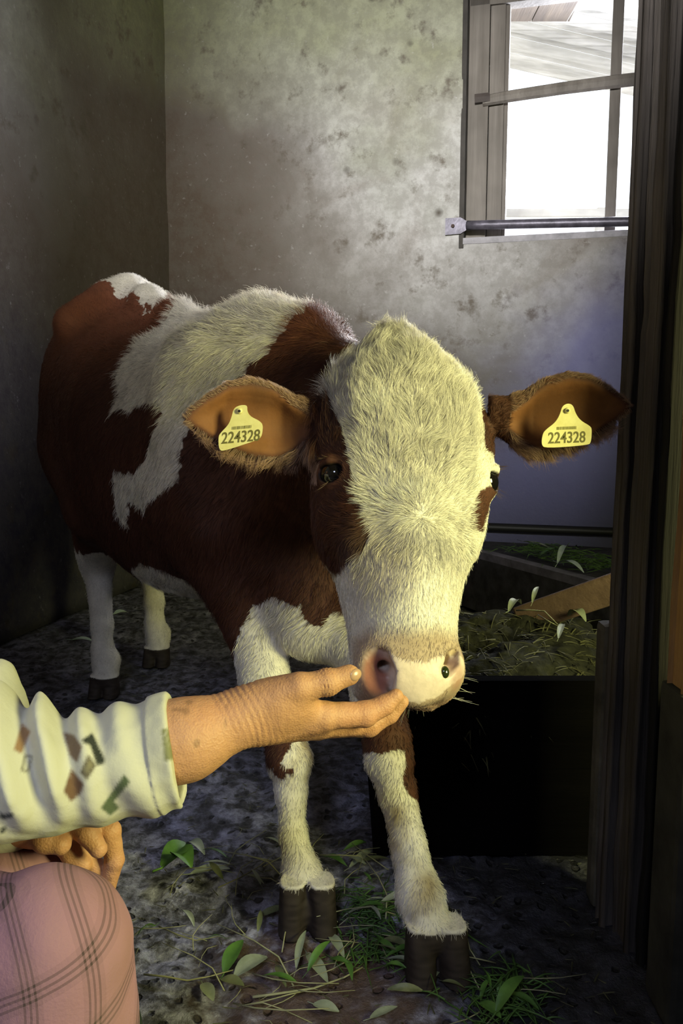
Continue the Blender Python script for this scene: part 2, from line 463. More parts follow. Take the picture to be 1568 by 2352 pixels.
    # eye sockets
    for s in (-1, 1):
        E0 = EYE(s); o = HM.T@unit([s*.64, -.02, .77]); v = HM.T@unit([0, 1, 0]); tt = np.cross(v, o); EM = np.array([tt, v, o])
        F.ell(E0, (.0245, .0235, .0235), EM, .012)
        F.ell(E0+o*.019, (.0185, .0148, .016), EM, .004, 's')
        F.chain([E0+o*.016-v*.0135+tt*.010, E0+o*.0185-v*.0155, E0+o*.016-v*.0135-tt*.010], [.003, .0048, .003], .008)
    # ---- ears
    for s, EL in ((-1, EARL), (1, EARR)):
        F.add(lambda P, EL=EL: ear_d(P, EL, 0), EL['c']-.15, EL['c']+.15, .016)
        F.add(lambda P, EL=EL: ear_d(P, EL, 1), EL['c']-.15, EL['c']+.15, .008, 's')
    return F
def make_ear(base, tip, up, nrm):
    """frame along the ear; up = ear height axis; nrm = the way the cup opens"""
    base, tip = np.asarray(base), np.asarray(tip); L = np.linalg.norm(tip-base)
    ax = unit(tip-base); n = unit(np.asarray(nrm)-np.dot(nrm, ax)*ax); v = np.cross(n, ax)
    if v[2] < 0: v = -v
    return dict(o=base, M=np.array([v, ax, n]), L=L, c=(base+tip)/2)
EAR_TOP = [(0, .022), (.12, .020), (.25, .028), (.40, .044), (.55, .051), (.70, .046), (.85, .030), (.95, .015), (1, .003)]
EAR_BOT = [(0, .026), (.12, .044), (.25, .060), (.40, .062), (.55, .056), (.70, .044), (.85, .026), (.95, .012), (1, .003)]
def ear_d(P, E, carve):
    q = (P-E['o'])@E['M'].T; L = E['L']
    t = q[:, 1]/L; tc = np.clip(t, 0, 1)
    top = np.interp(tc, *np.array(EAR_TOP).T); bot = np.interp(tc, *np.array(EAR_BOT).T)
    w = (top+bot)/2; cv = (top-bot)/2
    if carve:
        w = w-.0095-.022*sstep(.45, .0, t); w = np.maximum(w, .001); tt = np.clip(t, .06, .95)
        v = q[:, 0]-cv; n = q[:, 2]-.026*np.sin(np.pi*np.clip(tt, 0, 1))**.5-.004
        e = np.abs(t-tt)*L
        r = np.sqrt((v/w)**2+(n/np.minimum(w, .034))**2)
        return np.maximum((r-1)*np.minimum(w, .03), 0)+e if False else np.where(e > 0, np.hypot(np.maximum((r-1)*np.minimum(w, .03), 0), e), (r-1)*np.minimum(w, .03))
    v = q[:, 0]-cv; n = q[:, 2]-.004
    dn = np.where(n > 0, .010, .030)*np.clip(w/.04, .3, 1)+np.where(n > 0, .004, .014)*sstep(.3, 0, t)
    r = np.sqrt((v/w)**2+(n/dn)**2)
    d = (r-1)*np.minimum(w, dn)
    e = np.maximum(np.maximum(-q[:, 1], q[:, 1]-L), 0)
    return np.where(e > 0, np.hypot(np.maximum(d, 0), e), d)
EARL = make_ear(at(748, 950, 1.162), at(424, 962, 1.10), [0, 0, 1], [.12, -1, -.1])
EARR = make_ear(at(1126, 945, 1.185), at(1443, 935, 1.17), [0, 0, 1], [-.10, -1, -.1])
# ================================================================ the room
WC = np.array([-.85, 4.2]); WE = unit([1, -.27]); WN = np.array([-WE[1], WE[0]])        # corner, along the back wall, outwards
LE = unit([-.27, -1])                                                       # along the left wall towards the camera
def wallp(t, d, z): p = WC+WE*t+WN*d; return (p[0], p[1], z)
t = NT('limewashed_wall')
mus = t.noise(1.1, 4, .55); f = t.noise(9, 8, .65); g = t.noise(38, 5, .7); h = t.noise(2.6, 6, .62, dist=.8)
x, y, z = t.sep(t.pos())
lowz = t.math('ADD', z, t.math('MULTIPLY', mus, .9))
c = t.ramp(mus, [(.30, (.15, .135, .125)), (.46, (.22, .21, .20)), (.60, (.33, .32, .31)), (.78, (.19, .19, .16))])
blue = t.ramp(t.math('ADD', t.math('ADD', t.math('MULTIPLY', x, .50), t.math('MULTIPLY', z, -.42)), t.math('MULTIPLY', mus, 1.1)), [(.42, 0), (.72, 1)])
c = t.mix(t.ramp(h, [(.52, 0), (.74, .55)]), c, (.12, .095, .075))
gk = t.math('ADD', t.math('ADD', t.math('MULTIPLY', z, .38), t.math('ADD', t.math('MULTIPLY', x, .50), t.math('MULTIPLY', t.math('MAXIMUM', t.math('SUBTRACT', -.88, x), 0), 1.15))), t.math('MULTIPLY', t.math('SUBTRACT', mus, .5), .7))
c = t.mix(t.ramp(gk, [(.26, .97), (.54, .66), (.86, 0)]), c, (.070, .050, .036))  # shade towards the lower left, put into the wall colour
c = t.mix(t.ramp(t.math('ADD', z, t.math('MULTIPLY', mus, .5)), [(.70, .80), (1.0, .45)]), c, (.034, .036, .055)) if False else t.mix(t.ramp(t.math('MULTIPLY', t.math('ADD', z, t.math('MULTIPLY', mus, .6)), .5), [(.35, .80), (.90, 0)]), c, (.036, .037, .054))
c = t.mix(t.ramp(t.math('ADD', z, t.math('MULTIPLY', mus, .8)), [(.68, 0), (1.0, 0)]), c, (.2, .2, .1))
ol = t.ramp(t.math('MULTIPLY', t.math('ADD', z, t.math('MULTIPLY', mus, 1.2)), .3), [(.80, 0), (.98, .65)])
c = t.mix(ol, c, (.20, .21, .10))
c = t.mix(t.ramp(f, [(.32, .85), (.44, 0)]), c, (.07, .055, .04))
c = t.mix(t.ramp(t.noise(17, 6, .75), [(.42, .38), (.60, 0)]), c, (.10, .09, .075))
c = t.mix(t.ramp(g, [(.62, 0), (.8, .5)]), c, (.42, .41, .40))
pits = t.n('TexVoronoi'); pits.inputs['Scale'].default_value = 7.0; t.l(t.pos(), pits.inputs['Vector'])
pm = t.math('MULTIPLY', t.ramp(pits.outputs['Distance'], [(.03, 1), (.16, 0)]), t.ramp(t.noise(2.2), [(.52, 0), (.6, 1)]))
c = t.mix(pm, c, (.06, .05, .04))
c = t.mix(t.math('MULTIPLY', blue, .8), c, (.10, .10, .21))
t.base(c); t.rough(.85); t.set(Specular_IOR_Level=.2)
t.bump(t.math('SUBTRACT', t.math('ADD', t.math('MULTIPLY', f, .8), t.math('MULTIPLY', g, .25)), pm), .55, .02)
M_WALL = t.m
def grid_wall(name, P, mat, nu=60, nv=40, amp=.008, seed=0):
    """a slightly uneven plaster wall, P(u,v) and its thickness behind"""
    V = []; U, Vv = np.meshgrid(np.linspace(0, 1, nu), np.linspace(0, 1, nv), indexing='ij')
    front, nrm = P(U.ravel(), Vv.ravel()); front = front+nrm*(vnoise(front, 2.3, seed)*amp+vnoise(front, 9, seed+1)*amp*.35)[:, None]
    back = P(U.ravel(), Vv.ravel())[0]-nrm*.30
    V = np.concatenate([front, back]); Q = []
    i = np.arange(nu*nv).reshape(nu, nv); n = nu*nv
    a = np.stack([i[:-1, :-1], i[1:, :-1], i[1:, 1:], i[:-1, 1:]], -1).reshape(-1, 4)
    Q = [a, a[:, ::-1]+n]
    for e in (i[0, :], i[-1, ::-1], i[::-1, 0], i[:, -1]): Q.append(np.stack([e[:-1], e[1:], e[1:]+n, e[:-1]+n], 1))
    return tag(mesh_np(name, V, np.concatenate(Q), mat), kind='structure')
ZC = 2.86
WT0, WT1, WZ0, WZ1 = 1.43, 2.34, 1.555, 2.62          # window opening along the wall
def seg(t0, t1, z0, z1, name, nu, nv):
    def P(u, v):
        tt = t0+(t1-t0)*u; zz = z0+(z1-z0)*v; n = np.tile([-WN[0], -WN[1], 0], (len(u), 1))
        return np.stack([WC[0]+WE[0]*tt, WC[1]+WE[1]*tt, zz], 1), n
    return P
def multi_wall(name, segs, mat):
    V = []; Q = []; off = 0
    for (t0, t1, z0, z1) in segs:
        nu = max(2, int((t1-t0)/.05)); nv = max(2, int((z1-z0)/.05))
        U, Vv = np.meshgrid(np.linspace(t0, t1, nu), np.linspace(z0, z1, nv), indexing='ij')
        f0 = np.stack([WC[0]+WE[0]*U.ravel(), WC[1]+WE[1]*U.ravel(), Vv.ravel()], 1); nr = np.array([-WN[0], -WN[1], 0])
        fr = f0+nr*(vnoise(f0, 2.3, 3)*.010+vnoise(f0, 9, 4)*.003)[:, None]; bk = f0-nr*.24
        i = np.arange(nu*nv).reshape(nu, nv); n = nu*nv
        a = np.stack([i[:-1, :-1], i[1:, :-1], i[1:, 1:], i[:-1, 1:]], -1).reshape(-1, 4); L = [a, a[:, ::-1]+n]
        for e in (i[0, :], i[-1, ::-1], i[::-1, 0], i[:, -1]): L.append(np.stack([e[:-1], e[1:], e[1:]+n, e[:-1]+n], 1)+2*n)
        V += [fr, bk, fr, bk]; Q.append(np.concatenate(L)+off); off += 4*n
    return tag(mesh_np(name, np.concatenate(V), np.concatenate(Q), mat), kind='structure')
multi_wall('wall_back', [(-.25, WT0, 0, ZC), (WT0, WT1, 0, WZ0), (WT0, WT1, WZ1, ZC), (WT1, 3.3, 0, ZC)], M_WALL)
def PL(u, v):
    L = 5.7*u-.2; n = np.array([LE[1]*-1, LE[0], 0]); n = n if n[0] > 0 else -n
    return np.stack([WC[0]+LE[0]*L, WC[1]+LE[1]*L, v*ZC], 1), np.tile(n, (len(u), 1))
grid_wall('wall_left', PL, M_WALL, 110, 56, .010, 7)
# right wall and front wall (with the doorway the photographer came through)
rb_ = MB()
for lo, hi in (((1.75, .32, 0), (2.0, 3.75, ZC)), ((1.75, -1.5, 0), (2.0, -.45, ZC)), ((1.75, -.45, 1.72), (2.0, .32, ZC))): rb_.box(lo, hi)
tag(rb_.build('wall_right', M_WALL), kind='structure')
fb = MB(); 
for lo, hi in (((-2.6, -1.5, 0), (-.75, -1.2, ZC)), ((-.15, -1.5, 0), (1.745, -1.2, ZC)), ((-.75, -1.5, 0), (-.15, -1.2, 1.9)), ((-.75, -1.5, 2.4), (-.15, -1.2, ZC))): fb.box(lo, hi)  # high opening added to go with the two fill lamps
tag(fb.build('wall_front', M_WALL), kind='structure')
M_OLDW = wood('old_door_wood', (.05, .035, .025), (.13, .09, .06))
db = MB()
for k in range(6): db.box((1.84, -.445+k*.127, .03), (1.88, -.445+k*.127+.124, .80), bev=.003)
hd = tag(db.build('door_1', M_OLDW), kind='structure')
# ceiling of boards
cb = MB()
for k in range(26): cb.box((-2.6+k*.19, -1.5, ZC), (-2.6+k*.19+.186, 4.7, ZC+.03), bev=.003)
tag(cb.build('ceiling', wood('ceiling_boards', (.06, .045, .035), (.13, .10, .07), 1)), kind='structure')
# ---------------------------------------------------------------- floor: trodden muck
t = NT('muck_floor')
f = t.noise(26, 8, .7); g = t.noise(90, 4, .7); h = t.noise(5, 5, .6)
x, y, z = t.sep(t.pos())
c = t.ramp(f, [(.34, (.014, .013, .014)), (.44, (.07, .066, .082)), (.52, (.24, .235, .32)), (.64, (.52, .51, .68))])
c = t.mix(t.ramp(h, [(.52, 0), (.70, .6)]), c, (.020, .016, .013))
pv_ = t.n('TexVoronoi'); pv_.inputs['Scale'].default_value = 34; t.l(t.pos((1, 1, .3)), pv_.inputs['Vector']); pitf = t.ramp(t.math('ADD', pv_.outputs['Distance'], t.math('MULTIPLY', t.noise(40, 4), .5)), [(.42, 1), (.52, 0)])
c = t.mix(t.math('MULTIPLY', pitf, .9), c, (.008, .007, .007))
# reddish bare earth by the hoof
dx = t.math('SUBTRACT', x, -.03); dy = t.math('SUBTRACT', y, 1.12)
r2 = t.math('ADD', t.math('MULTIPLY', t.math('MULTIPLY', dx, dx), 1.0), t.math('MULTIPLY', dy, dy))
c = t.mix(t.math('MULTIPLY', t.ramp(t.math('ADD', r2, t.math('MULTIPLY', t.math('SUBTRACT', f, .5), .08)), [(.008, .85), (.045, 0)]), 1), c, (.12, .068, .052))
# shade on the right side, put into the floor colour
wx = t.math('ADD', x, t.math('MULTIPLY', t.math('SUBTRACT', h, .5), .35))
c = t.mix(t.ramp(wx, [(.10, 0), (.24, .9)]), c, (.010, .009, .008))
# floor colour darker towards the back
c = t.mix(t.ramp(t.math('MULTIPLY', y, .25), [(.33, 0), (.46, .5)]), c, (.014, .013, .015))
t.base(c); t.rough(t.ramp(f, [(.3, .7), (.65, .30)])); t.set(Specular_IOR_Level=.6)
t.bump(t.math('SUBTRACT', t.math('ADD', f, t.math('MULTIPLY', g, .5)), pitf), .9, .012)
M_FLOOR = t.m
nu, nv = 460, 560
U, V_ = np.meshgrid(np.linspace(0, 1, nu), np.linspace(0, 1, nv), indexing='ij')
FX = -1.9+3.85*U.ravel(); FY = -1.2+5.9*V_.ravel()**.9
fp = np.stack([FX, FY, 0*FX], 1)
FLATS = [(-.695, 2.345), (-.605, 2.63), (-.05, 1.25), (.14, 1.14), (-.35, .72), (-.40, 1.0), (.5, 1.25)]
def floor_h(p):
    p = np.asarray(p, float).copy(); p[:, 2] = 0
    hh = vnoise(p, 9, 21)*.010+vnoise(p, 27, 22)*.008+vnoise(p, 62, 23)*.004-.010
    for a, b in FLATS: hh *= 1-.9*np.exp(-((p[:, 0]-a)**2+(p[:, 1]-b)**2)/.005)
    return np.minimum(hh, .003)
fp[:, 2] = floor_h(fp)
i = np.arange(nu*nv).reshape(nu, nv)
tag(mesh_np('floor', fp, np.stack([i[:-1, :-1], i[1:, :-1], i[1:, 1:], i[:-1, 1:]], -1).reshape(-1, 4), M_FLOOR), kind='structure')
# ---------------------------------------------------------------- window
M_FRAME = wood('weathered_window_wood', (.08, .068, .055), (.17, .15, .13), 2, 16)
M_IRON = plain('painted_iron', (.075, .068, .085), .42, .35, 30, .4, .3)
win = tag(empty('window_1', wallp((WT0+WT1)/2, .05, WZ0)), kind='structure')
def wb(mb, t0, t1, d0, d1, z0, z1, bev=.003):
    return mb.box((t0, d0, z0), (t1, d1, z1), M=lambda p: np.array(wallp(p[0], p[1], p[2])), bev=bev)
fr = MB(); wb(fr, WT0+.016, WT0+.105, .06, .12, WZ0+.03, WZ1); wb(fr, WT0+.107, WT0+.172, .075, .13, WZ0+.03, WZ1); wb(fr, WT0+.172, WT0+.190, .085, .125, WZ0+.03, WZ1)
wb(fr, WT1-.05, WT1, .06, .13, WZ0+.03, WZ1); wb(fr, WT0, WT1, .06, .13, WZ1-.05, WZ1)
fr.build('window_frame', M_FRAME, win)
sl = MB(); wb(sl, WT0+.012, WT1, -.006, .22, WZ0-.002, WZ0+.026); sl.build('window_sill', plain('sill_wood', (.20, .19, .20), .7, 0, 20, .3, .3), win)
mu = MB(); wb(mu, WT0+.618, WT0+.663, .08, .115, WZ0+.02, WZ1); mu.build('upright_bar', M_FRAME, win)
gp = MB(); wb(gp, WT0-.006, WT0+.016, -.004, .10, WZ0-.02, WZ1+.01); gp.build('reveal_strip', plain('dark_reveal', (.03, .026, .022), .8, 0, 20), win)
def wpix(px, py, d):
    """point on the plane d in front of/behind the back wall seen at a photo pixel"""
    p0 = np.array([0, 0, CAMH]); q = at(px, py, 1)-p0; n = np.array([WN[0], WN[1], 0]); c0 = np.array([WC[0]+WN[0]*d, WC[1]+WN[1]*d, 0])
    return p0+q*((c0-p0)@n/(q@n))
br = MB(); P = [wpix(1108, 232, .055), wpix(1165, 222, .055), wpix(1290, 203, .06), wpix(1415, 187, .06), wpix(1475, 180, .06)]
for k, w_ in enumerate([0]):
    pts = []
    for p in P: pts.append(p)
    br.tube(pts, [.018, .020, .021, .022, .022], 8, 1.25)
br.build('cross_bar', M_FRAME, win)
bp = MB(); q = wpix(1108, 228, .05)
bp.tube([q+np.array([-.035, .0, .0]), q+np.array([.03, -.01, .004])], .021, 6, 1.0); bp.build('latch_block', plain('dark_block', (.05, .04, .035), .7, 0, 20), win)
# glass pane
gl = NT('window_glass'); gl.t.nodes.remove(gl.b); g1 = gl.n('BsdfTransparent'); g2 = gl.n('BsdfGlossy'); g2.inputs['Roughness'].default_value = .05; g3 = gl.n('MixShader'); g3.inputs[0].default_value = .06
gl.l(g1.outputs[0], g3.inputs[1]); gl.l(g2.outputs[0], g3.inputs[2]); gl.l(g3.outputs[0], gl.t.nodes['Material Output'].inputs[0])
gm = MB(); wb(gm, WT0+.19, WT1-.05, .100, .103, WZ0+.026, WZ1-.05, 0); gm.build('pane', gl.m, win)
# iron rail bolted across the window
rail = tag(empty('iron_rail', tuple(wpix(1040, 520, -.03))), 'grey iron pipe rail with a flattened bolted end across the foot of the window', 'rail')
rb = MB(); a = wpix(1040, 520, -.012); b = wpix(1085, 517, -.030); c_ = wpix(1435, 509, -.030); d_ = wpix(1700, 503, -.03)
rb.tube([wpix(1073, 518, -.018), wpix(1092, 517, -.028), b+(c_-b)*.08, c_, d_], [.021, .019, .0195, .0205, .0205], 14); rb.build('pipe', M_IRON, rail, True)
fe = MB(); ex = np.array([WE[0], WE[1], 0]); nz = np.array([-WN[0], -WN[1], 0])
fe.prism([(-.034, -.036), (.034, -.034), (.062, -.018), (.062, .018), (.034, .036), (-.034, .036)], .008, lambda p: a+ex*p[0]+np.array([0, 0, p[1]])+nz*(p[2]-.004)); fe.build('flattened_end', M_IRON, rail)
bo = MB(); bo.tube([a+nz*.003, a+nz*.014], [.009, .008], 6); bo.build('bolt', plain('rusty_bolt', (.04, .025, .02), .7, .5), rail)
# ---------------------------------------------------------------- outside: whitewashed eave boards, yard
so_ = MB()
for k in range(6):
    y0 = 4.05+k*.21
    so_.box((-.2, y0, 0), (4.6, y0+.2085, .025), M=lambda p: np.array([p[0], p[1]+.10*p[0], 3.06-.17*p[0]+.01*(p[1]-4)]), bev=.004)
tag(so_.build('porch_ceiling', wood('white_boards', (.50, .48, .42), (.74, .72, .67), 0, 14, .08, .7, .4)), 'whitewashed board ceiling of the porch outside the window', 'porch ceiling')
yd = MB(); yd.box((-3, 4.9, -.12), (9, 14, -.06)); tag(yd.build('yard', plain('pale_gravel', (.55, .54, .50), .9, 0, 6)), kind='structure')
fence = tag(empty('yard_fence', (1.6, 7.0, -.06)), 'pale fence glimpsed outside low in the window', 'fence')
M_PALE = wood('pale_fence_wood', (.45, .42, .36), (.62, .58, .52), 0)
for k in range(2):
    m = MB(); m.box((.9, 7.0, 2.36-k*.35), (4.6, 7.04, 2.42-k*.35), bev=.004); m.build('rail', M_PALE, fence)
for k in range(3):
    m = MB(); m.box((1.0+k*1.1, 7.04, -.06), (1.09+k*1.1, 7.12, 2.44), bev=.004); m.build('post', M_PALE, fence)
# ---------------------------------------------------------------- timber posts on the right
M_POST = wood('shaded_post_wood', (.006, .005, .004), (.022, .016, .013), 2, 26, .035, .8, .9)  # near-black copy of the post wood: shade put into its colour
M_SIDE = wood('lit_post_side_wood', (.028, .023, .020), (.19, .16, .14), 2, 26, .035, .8, .9)  # paler copy of the post wood: light on its left face put in
M_POST2 = wood('brown_jamb_wood', (.30, .16, .06), (.60, .36, .17), 2, 30, .03, .7, .8)
post = tag(empty('timber_post', (.50, 1.25, 0)), 'dark weathered timber post right of the calf, running floor to ceiling', 'post')
def rough_post(lo, hi, seed, amp=.004):
    lo, hi = np.array(lo, float), np.array(hi, float); nz_ = 240; prof = []
    c = (lo+hi)/2; h = (hi-lo)/2; b = .008
    for sx, sy in ((-1, -1), (1, -1), (1, 1), (-1, 1)): prof += [(sx*h[0]-(b if sx*sy > 0 else 0)*sx, sy*h[1]-(b if sx*sy < 0 else 0)*sy), (sx*h[0]-(b if sx*sy < 0 else 0)*sx, sy*h[1]-(b if sx*sy > 0 else 0)*sy)]
    pr = []
    for k in range(8):
        p, q = np.array(prof[k]), np.array(prof[(k+1) % 8]); m = 10 if np.linalg.norm(q-p) > .02 else 2
        pr += [p+(q-p)*j/m for j in range(m)]
    pr = np.array(pr); n = len(pr); Z = np.linspace(lo[2], hi[2], nz_)
    V = np.concatenate([np.concatenate([pr+c[:2], np.full((n, 1), z)], 1) for z in Z])
    q = V.copy(); q[:, 2] *= .12; dirn = V-np.array([c[0], c[1], 0]); dirn[:, 2] = 0
    dirn /= np.linalg.norm(dirn, axis=1)[:, None]
    V = V-dirn*(amp*(.5+.5*vnoise(q, 90, seed))+amp*1.3*np.maximum(vnoise(V, 14, seed+2)-.25, 0))[:, None]
    V[:, 0] += .004*vnoise(np.stack([0*Z, 0*Z, Z], 1), 2.2, seed).repeat(n)
    i = np.arange(nz_)[:-1, None]*n; k = np.arange(n)[None]; k2 = (k+1) % n
    Q = np.stack([i+k, i+k2, i+n+k2, i+n+k], -1).reshape(-1, 4)
    return V, Q
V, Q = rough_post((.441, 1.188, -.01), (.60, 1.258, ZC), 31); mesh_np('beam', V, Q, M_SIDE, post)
V, Q = rough_post((.452, 1.165, -.01), (.62, 1.186, ZC), 33); mesh_np('front_board', V, Q, M_POST, post)  # cover board added so the shaded front of the post stays dark
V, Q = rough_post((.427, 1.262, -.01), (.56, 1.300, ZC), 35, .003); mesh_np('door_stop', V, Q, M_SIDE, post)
jamb = tag(empty('door_jamb', (.50, 1.05, 0)), 'warm brown timber edge at the far right of the picture, nearer than the dark post', 'door jamb')
V, Q = rough_post((.446, 1.04, .47), (.55, 1.10, ZC), 41, .003); mesh_np('upright', V, Q, M_POST2, jamb)
pl = MB(); pl.box((.446, 1.03, -.01), (.57, 1.12, .468), bev=.01); pl.build('plinth', plain('grey_plinth', (.040, .038, .03), .9, 0, 14, .5, .8), jamb)
lw = MB(); lw.box((.64, -1.19, -.01), (.74, 1.025, .52), bev=.01)  # unseen wall added to block the doorway light low on the right
tag(lw.build('added_shade_wall', plain('added_shade_wall_plaster', (.06, .055, .045), .9, 0, 12, .5, .8)), 'low grimy wall added out of view to shade the floor at the right', 'added wall')
pier = MB(); pier.box((.428, 1.315, -.01), (.50, 1.36, .49), bev=.012)
tag(pier.build('manger_pier', plain('pale_flaking_plaster', (.10, .09, .07), .9, 0, 18, .5, .9)), 'pale flaking strip of masonry pier at the foot of the dark post', 'pier')
# ================================================================ the calf
def in_poly(x, y, poly):
    poly = np.asarray(poly, float); r = np.zeros(len(x), bool); n = len(poly); j = n-1
    for i in range(n):
        xi, yi = poly[i]; xj, yj = poly[j]
        m = ((yi > y) != (yj > y)) & (x < (xj-xi)*(y-yi)/((yj-yi) if yj != yi else 1e-9)+xi); r ^= m; j = i
    return r
SADDLE = [(.60, 97), (.67, 84), (.688, 67), (.75, 48), (.79, 36), (.86, 22), (.84, 10), (.90, 14), (1.0, 17), (1.10, 18), (1.125, 13), (1.106, 3), (1.05, -8), (.98, -18), (.93, -17), (.885, -16),
          (.87, -27), (.856, -37), (.889, -41), (.925, -32), (.945, -30), (.97, -33), (1.03, -31), (1.07, -28), (1.12, -22), (1.165, -18), (1.176, -13), (1.165, 0), (1.19, 15), (1.23, 30), (1.262, 43), (1.275, 56),
          (1.285, 74), (1.265, 91), (1.20, 105), (.95, 125), (.75, 118)]
CROUP = [(.16, 72), (.24, 77), (.34, 84), (.48, 83), (.60, 86), (.65, 92), (.45, 98), (.25, 112), (.14, 110)]
CHEEK_L = [(-75, .06), (-58, .085), (-48, .11), (-40, .150), (-35.5, .211), (-29, .264), (-27.5, .298), (-31, .314), (-43, .322), (-56, .335), (-70, .33), (-100, .30), (-130, .26), (-130, .10), (-90, .06)]
CHEEK_R = [(48, .215), (39, .232), (34, .252), (35, .272), (42, .283), (50, .277), (54, .255), (57, .235), (58, .215)]
NOSE = [(-27, .438), (-17, .448), (-7, .457), (3, .459), (10, .452), (24, .444), (33, .456), (30, .472), (20, .484), (14, .497), (0, .508), (-14, .503), (-19, .488), (-27, .470), (-33, .452)]
BROWN = np.array([.074, .025, .014]); WHITE = np.array([.80, .74, .64])
def coat(P):
    """coat colour at points on the body (markings, skin, hooves)"""
    n = len(P); q = (P-TO)@TM.T
    jx = vnoise(P, 42, 5)*.010+vnoise(P, 110, 6)*.006; jy = vnoise(P, 38, 8)*2.2+vnoise(P, 120, 9)*1.4
    a = q[:, 1]+jx; th = np.degrees(np.arctan2(q[:, 2]-.78, -q[:, 0]))+jy
    w = np.zeros(n, bool)
    body = (q[:, 2] > .36)
    w |= in_poly(a, th, SADDLE) & (q[:, 1] < 1.30)
    w |= in_poly(a, th, CROUP)
    th2 = np.degrees(np.arctan2(q[:, 2]-.78, q[:, 0]))+jy          # far side: a patch of its own
    w |= (np.hypot((a-.75)/.22, (th2-30)/40) < 1)
    # belly
    zz = P[:, 2]+vnoise(P, 30, 12)*.012
    w |= (a > .62) & (a < 1.16) & (zz < .455+.05*np.sin(a*9)) & (np.abs(q[:, 0]) < .20) & (a < 1.1+vnoise(P, 12, 3)*.05)
    # chest and forelegs
    cx = P[:, 0]+jx
    lim = np.interp(cx, [-.30, -.22, -.188, -.16, -.135, -.10, -.07, -.060, -.035, -.007, .02, .05, .10, .16], [.33, .35, .415, .48, .504, .512, .50, .478, .462, .492, .47, .34, .33, .33])
    fore = P[:, 1] < 1.62
    w |= fore & (P[:, 2]+vnoise(P, 40, 13)*.010 < lim)
    kR = np.linalg.norm((P-np.array([-.125, 1.34, .275]))/[.045, .07, .035], axis=1)
    w &= ~((kR+vnoise(P, 35, 15)*.35 < 1) & (P[:, 0] < -.085))
    w &= ~(fore & (P[:, 2] < .245+jx) & (P[:, 2] > .232+jx) & (P[:, 0] < -.08) & (P[:, 0] > -.115))
    kL = np.linalg.norm((P-at(880, 1668, 1.29))/[.06, .08, .038], axis=1); w &= ~(fore & (kL+vnoise(P, 35, 16)*.3 < 1))
    kL = np.linalg.norm((P-at(955, 1760, 1.26))/[.028, .06, .05], axis=1); w &= ~(fore & (kL+vnoise(P, 35, 16)*.3 < 1))
    # hind legs pale below the hock
    w |= (P[:, 1] > 2.1) & (P[:, 2]+vnoise(P, 30, 17)*.02 < .43)
    w |= (q[:, 1] < -.02) & (P[:, 2] < .62)
    # head
    hq = toH(P); hd = (hq[:, 1] < .56) & (hq[:, 1] > -.05) & (np.abs(hq[:, 0]) < .5) & (hq[:, 2] > -.20-.0*hq[:, 1]) & (P[:, 1] < 1.36)
    ht = np.degrees(np.arctan2(hq[:, 0], hq[:, 2]+.10))+jy*.35; hs = hq[:, 1]+jx*.45
    hw = ~in_poly(ht, hs, CHEEK_L) & ~in_poly(ht, hs, CHEEK_R)
    hw &= ~((hq[:, 0] > 0) & (ht > 70+40*sstep(.10, .26, hs)) & (hs < .26))
    hw &= ~((hq[:, 0] < 0) & (ht < -62) & (hs < .10) & (hq[:, 2] < -.05))
    hw &= ~(hq[:, 2] < -.135); hw &= (np.abs(hq[:, 0]-.006) < .131) & ~((hq[:, 0] > .108+jx*.3) & (hq[:, 1] < .168) & (hq[:, 1] > .06))
    ears = np.zeros(n, bool); einside = np.zeros(n); erim = np.zeros(n)
    for E in (EARL, EARR):
        e = (P-E['o'])@E['M'].T; t = e[:, 1]/E['L']
        m = (t > .13) & (t < 1.08) & (np.abs(e[:, 0]) < .085) & (np.abs(e[:, 2]) < .06)
        d = ear_d(P, E, 1)
        ears |= m; einside = np.where(m, sstep(.0075, .003, np.abs(d)), einside)
        erim = np.where(m & (e[:, 2] > -.002), 1-einside, erim)
    C = np.where(w[:, None], WHITE, BROWN)
    C = np.where(hd[:, None], np.where(hw[:, None], WHITE, BROWN*np.array([1.05, 1.1, 1.1])), C)
    lum = (1+.16*vnoise(P, 16, 30)+.10*vnoise(P, 60, 31))[:, None]
    C = C*lum
    # brown brightened along back and rump: light from above put into the coat
    br = C[:, 0] < .2
    tint = sstep(.80, 1.10, P[:, 2])*(P[:, 1] > 1.4)
    C = np.where((br & ~ears)[:, None], C*(1+tint[:, None]*np.array([1.5, 1.5, 1.2])), C)
    # dusty yellow-grey soiling on the shins, also standing for light fading downwards
    dirt_shade = np.clip(vnoise(P, 22, 33)*.9+vnoise(P, 60, 35)*.4, 0, 1)*(P[:, 2] < .36)*fore
    C = C*(1-dirt_shade[:, None]*np.array([.55, .62, .75]))
    # tan band above the nose pad, greyish tan beside the nose bridge on the calf's right
    band = sstep(.405, .432, hs)*sstep(62, 34, np.abs(ht))*(hd)
    C = C*(1-band[:, None]*.75)+np.array([.34, .20, .105])*band[:, None]*.75
    tan = sstep(.055, .0, np.hypot((ht+25)/420, hs-.335)-.02)*hd
    C = C*(1-tan[:, None]*.35)+np.array([.30, .20, .12])*tan[:, None]*.35
    # nose pad and nostrils: bare pinkish skin
    pad = in_poly(ht, hq[:, 1]+vnoise(P, 120, 40)*.0016, NOSE) & hd
    C = np.where(pad[:, None], np.array([.72, .58, .48])*(1+.08*vnoise(P, 150, 41))[:, None], C)
    for s in (-1, 1):
        dn = np.linalg.norm((hq-np.array([s*.050, .472, .002]))/([.019, .032, .03] if s < 0 else [.014, .022, .03]), axis=1)
        k = sstep(1.2, .6, dn)*(.95 if s < 0 else .45)
        C = C*(1-k[:, None])+np.array([.36, .13, .085])*k[:, None]
    lip = hd & (hq[:, 1] > .490)
    k = sstep(.490, .502, hq[:, 1])*hd*sstep(.01, -.03, hq[:, 2])
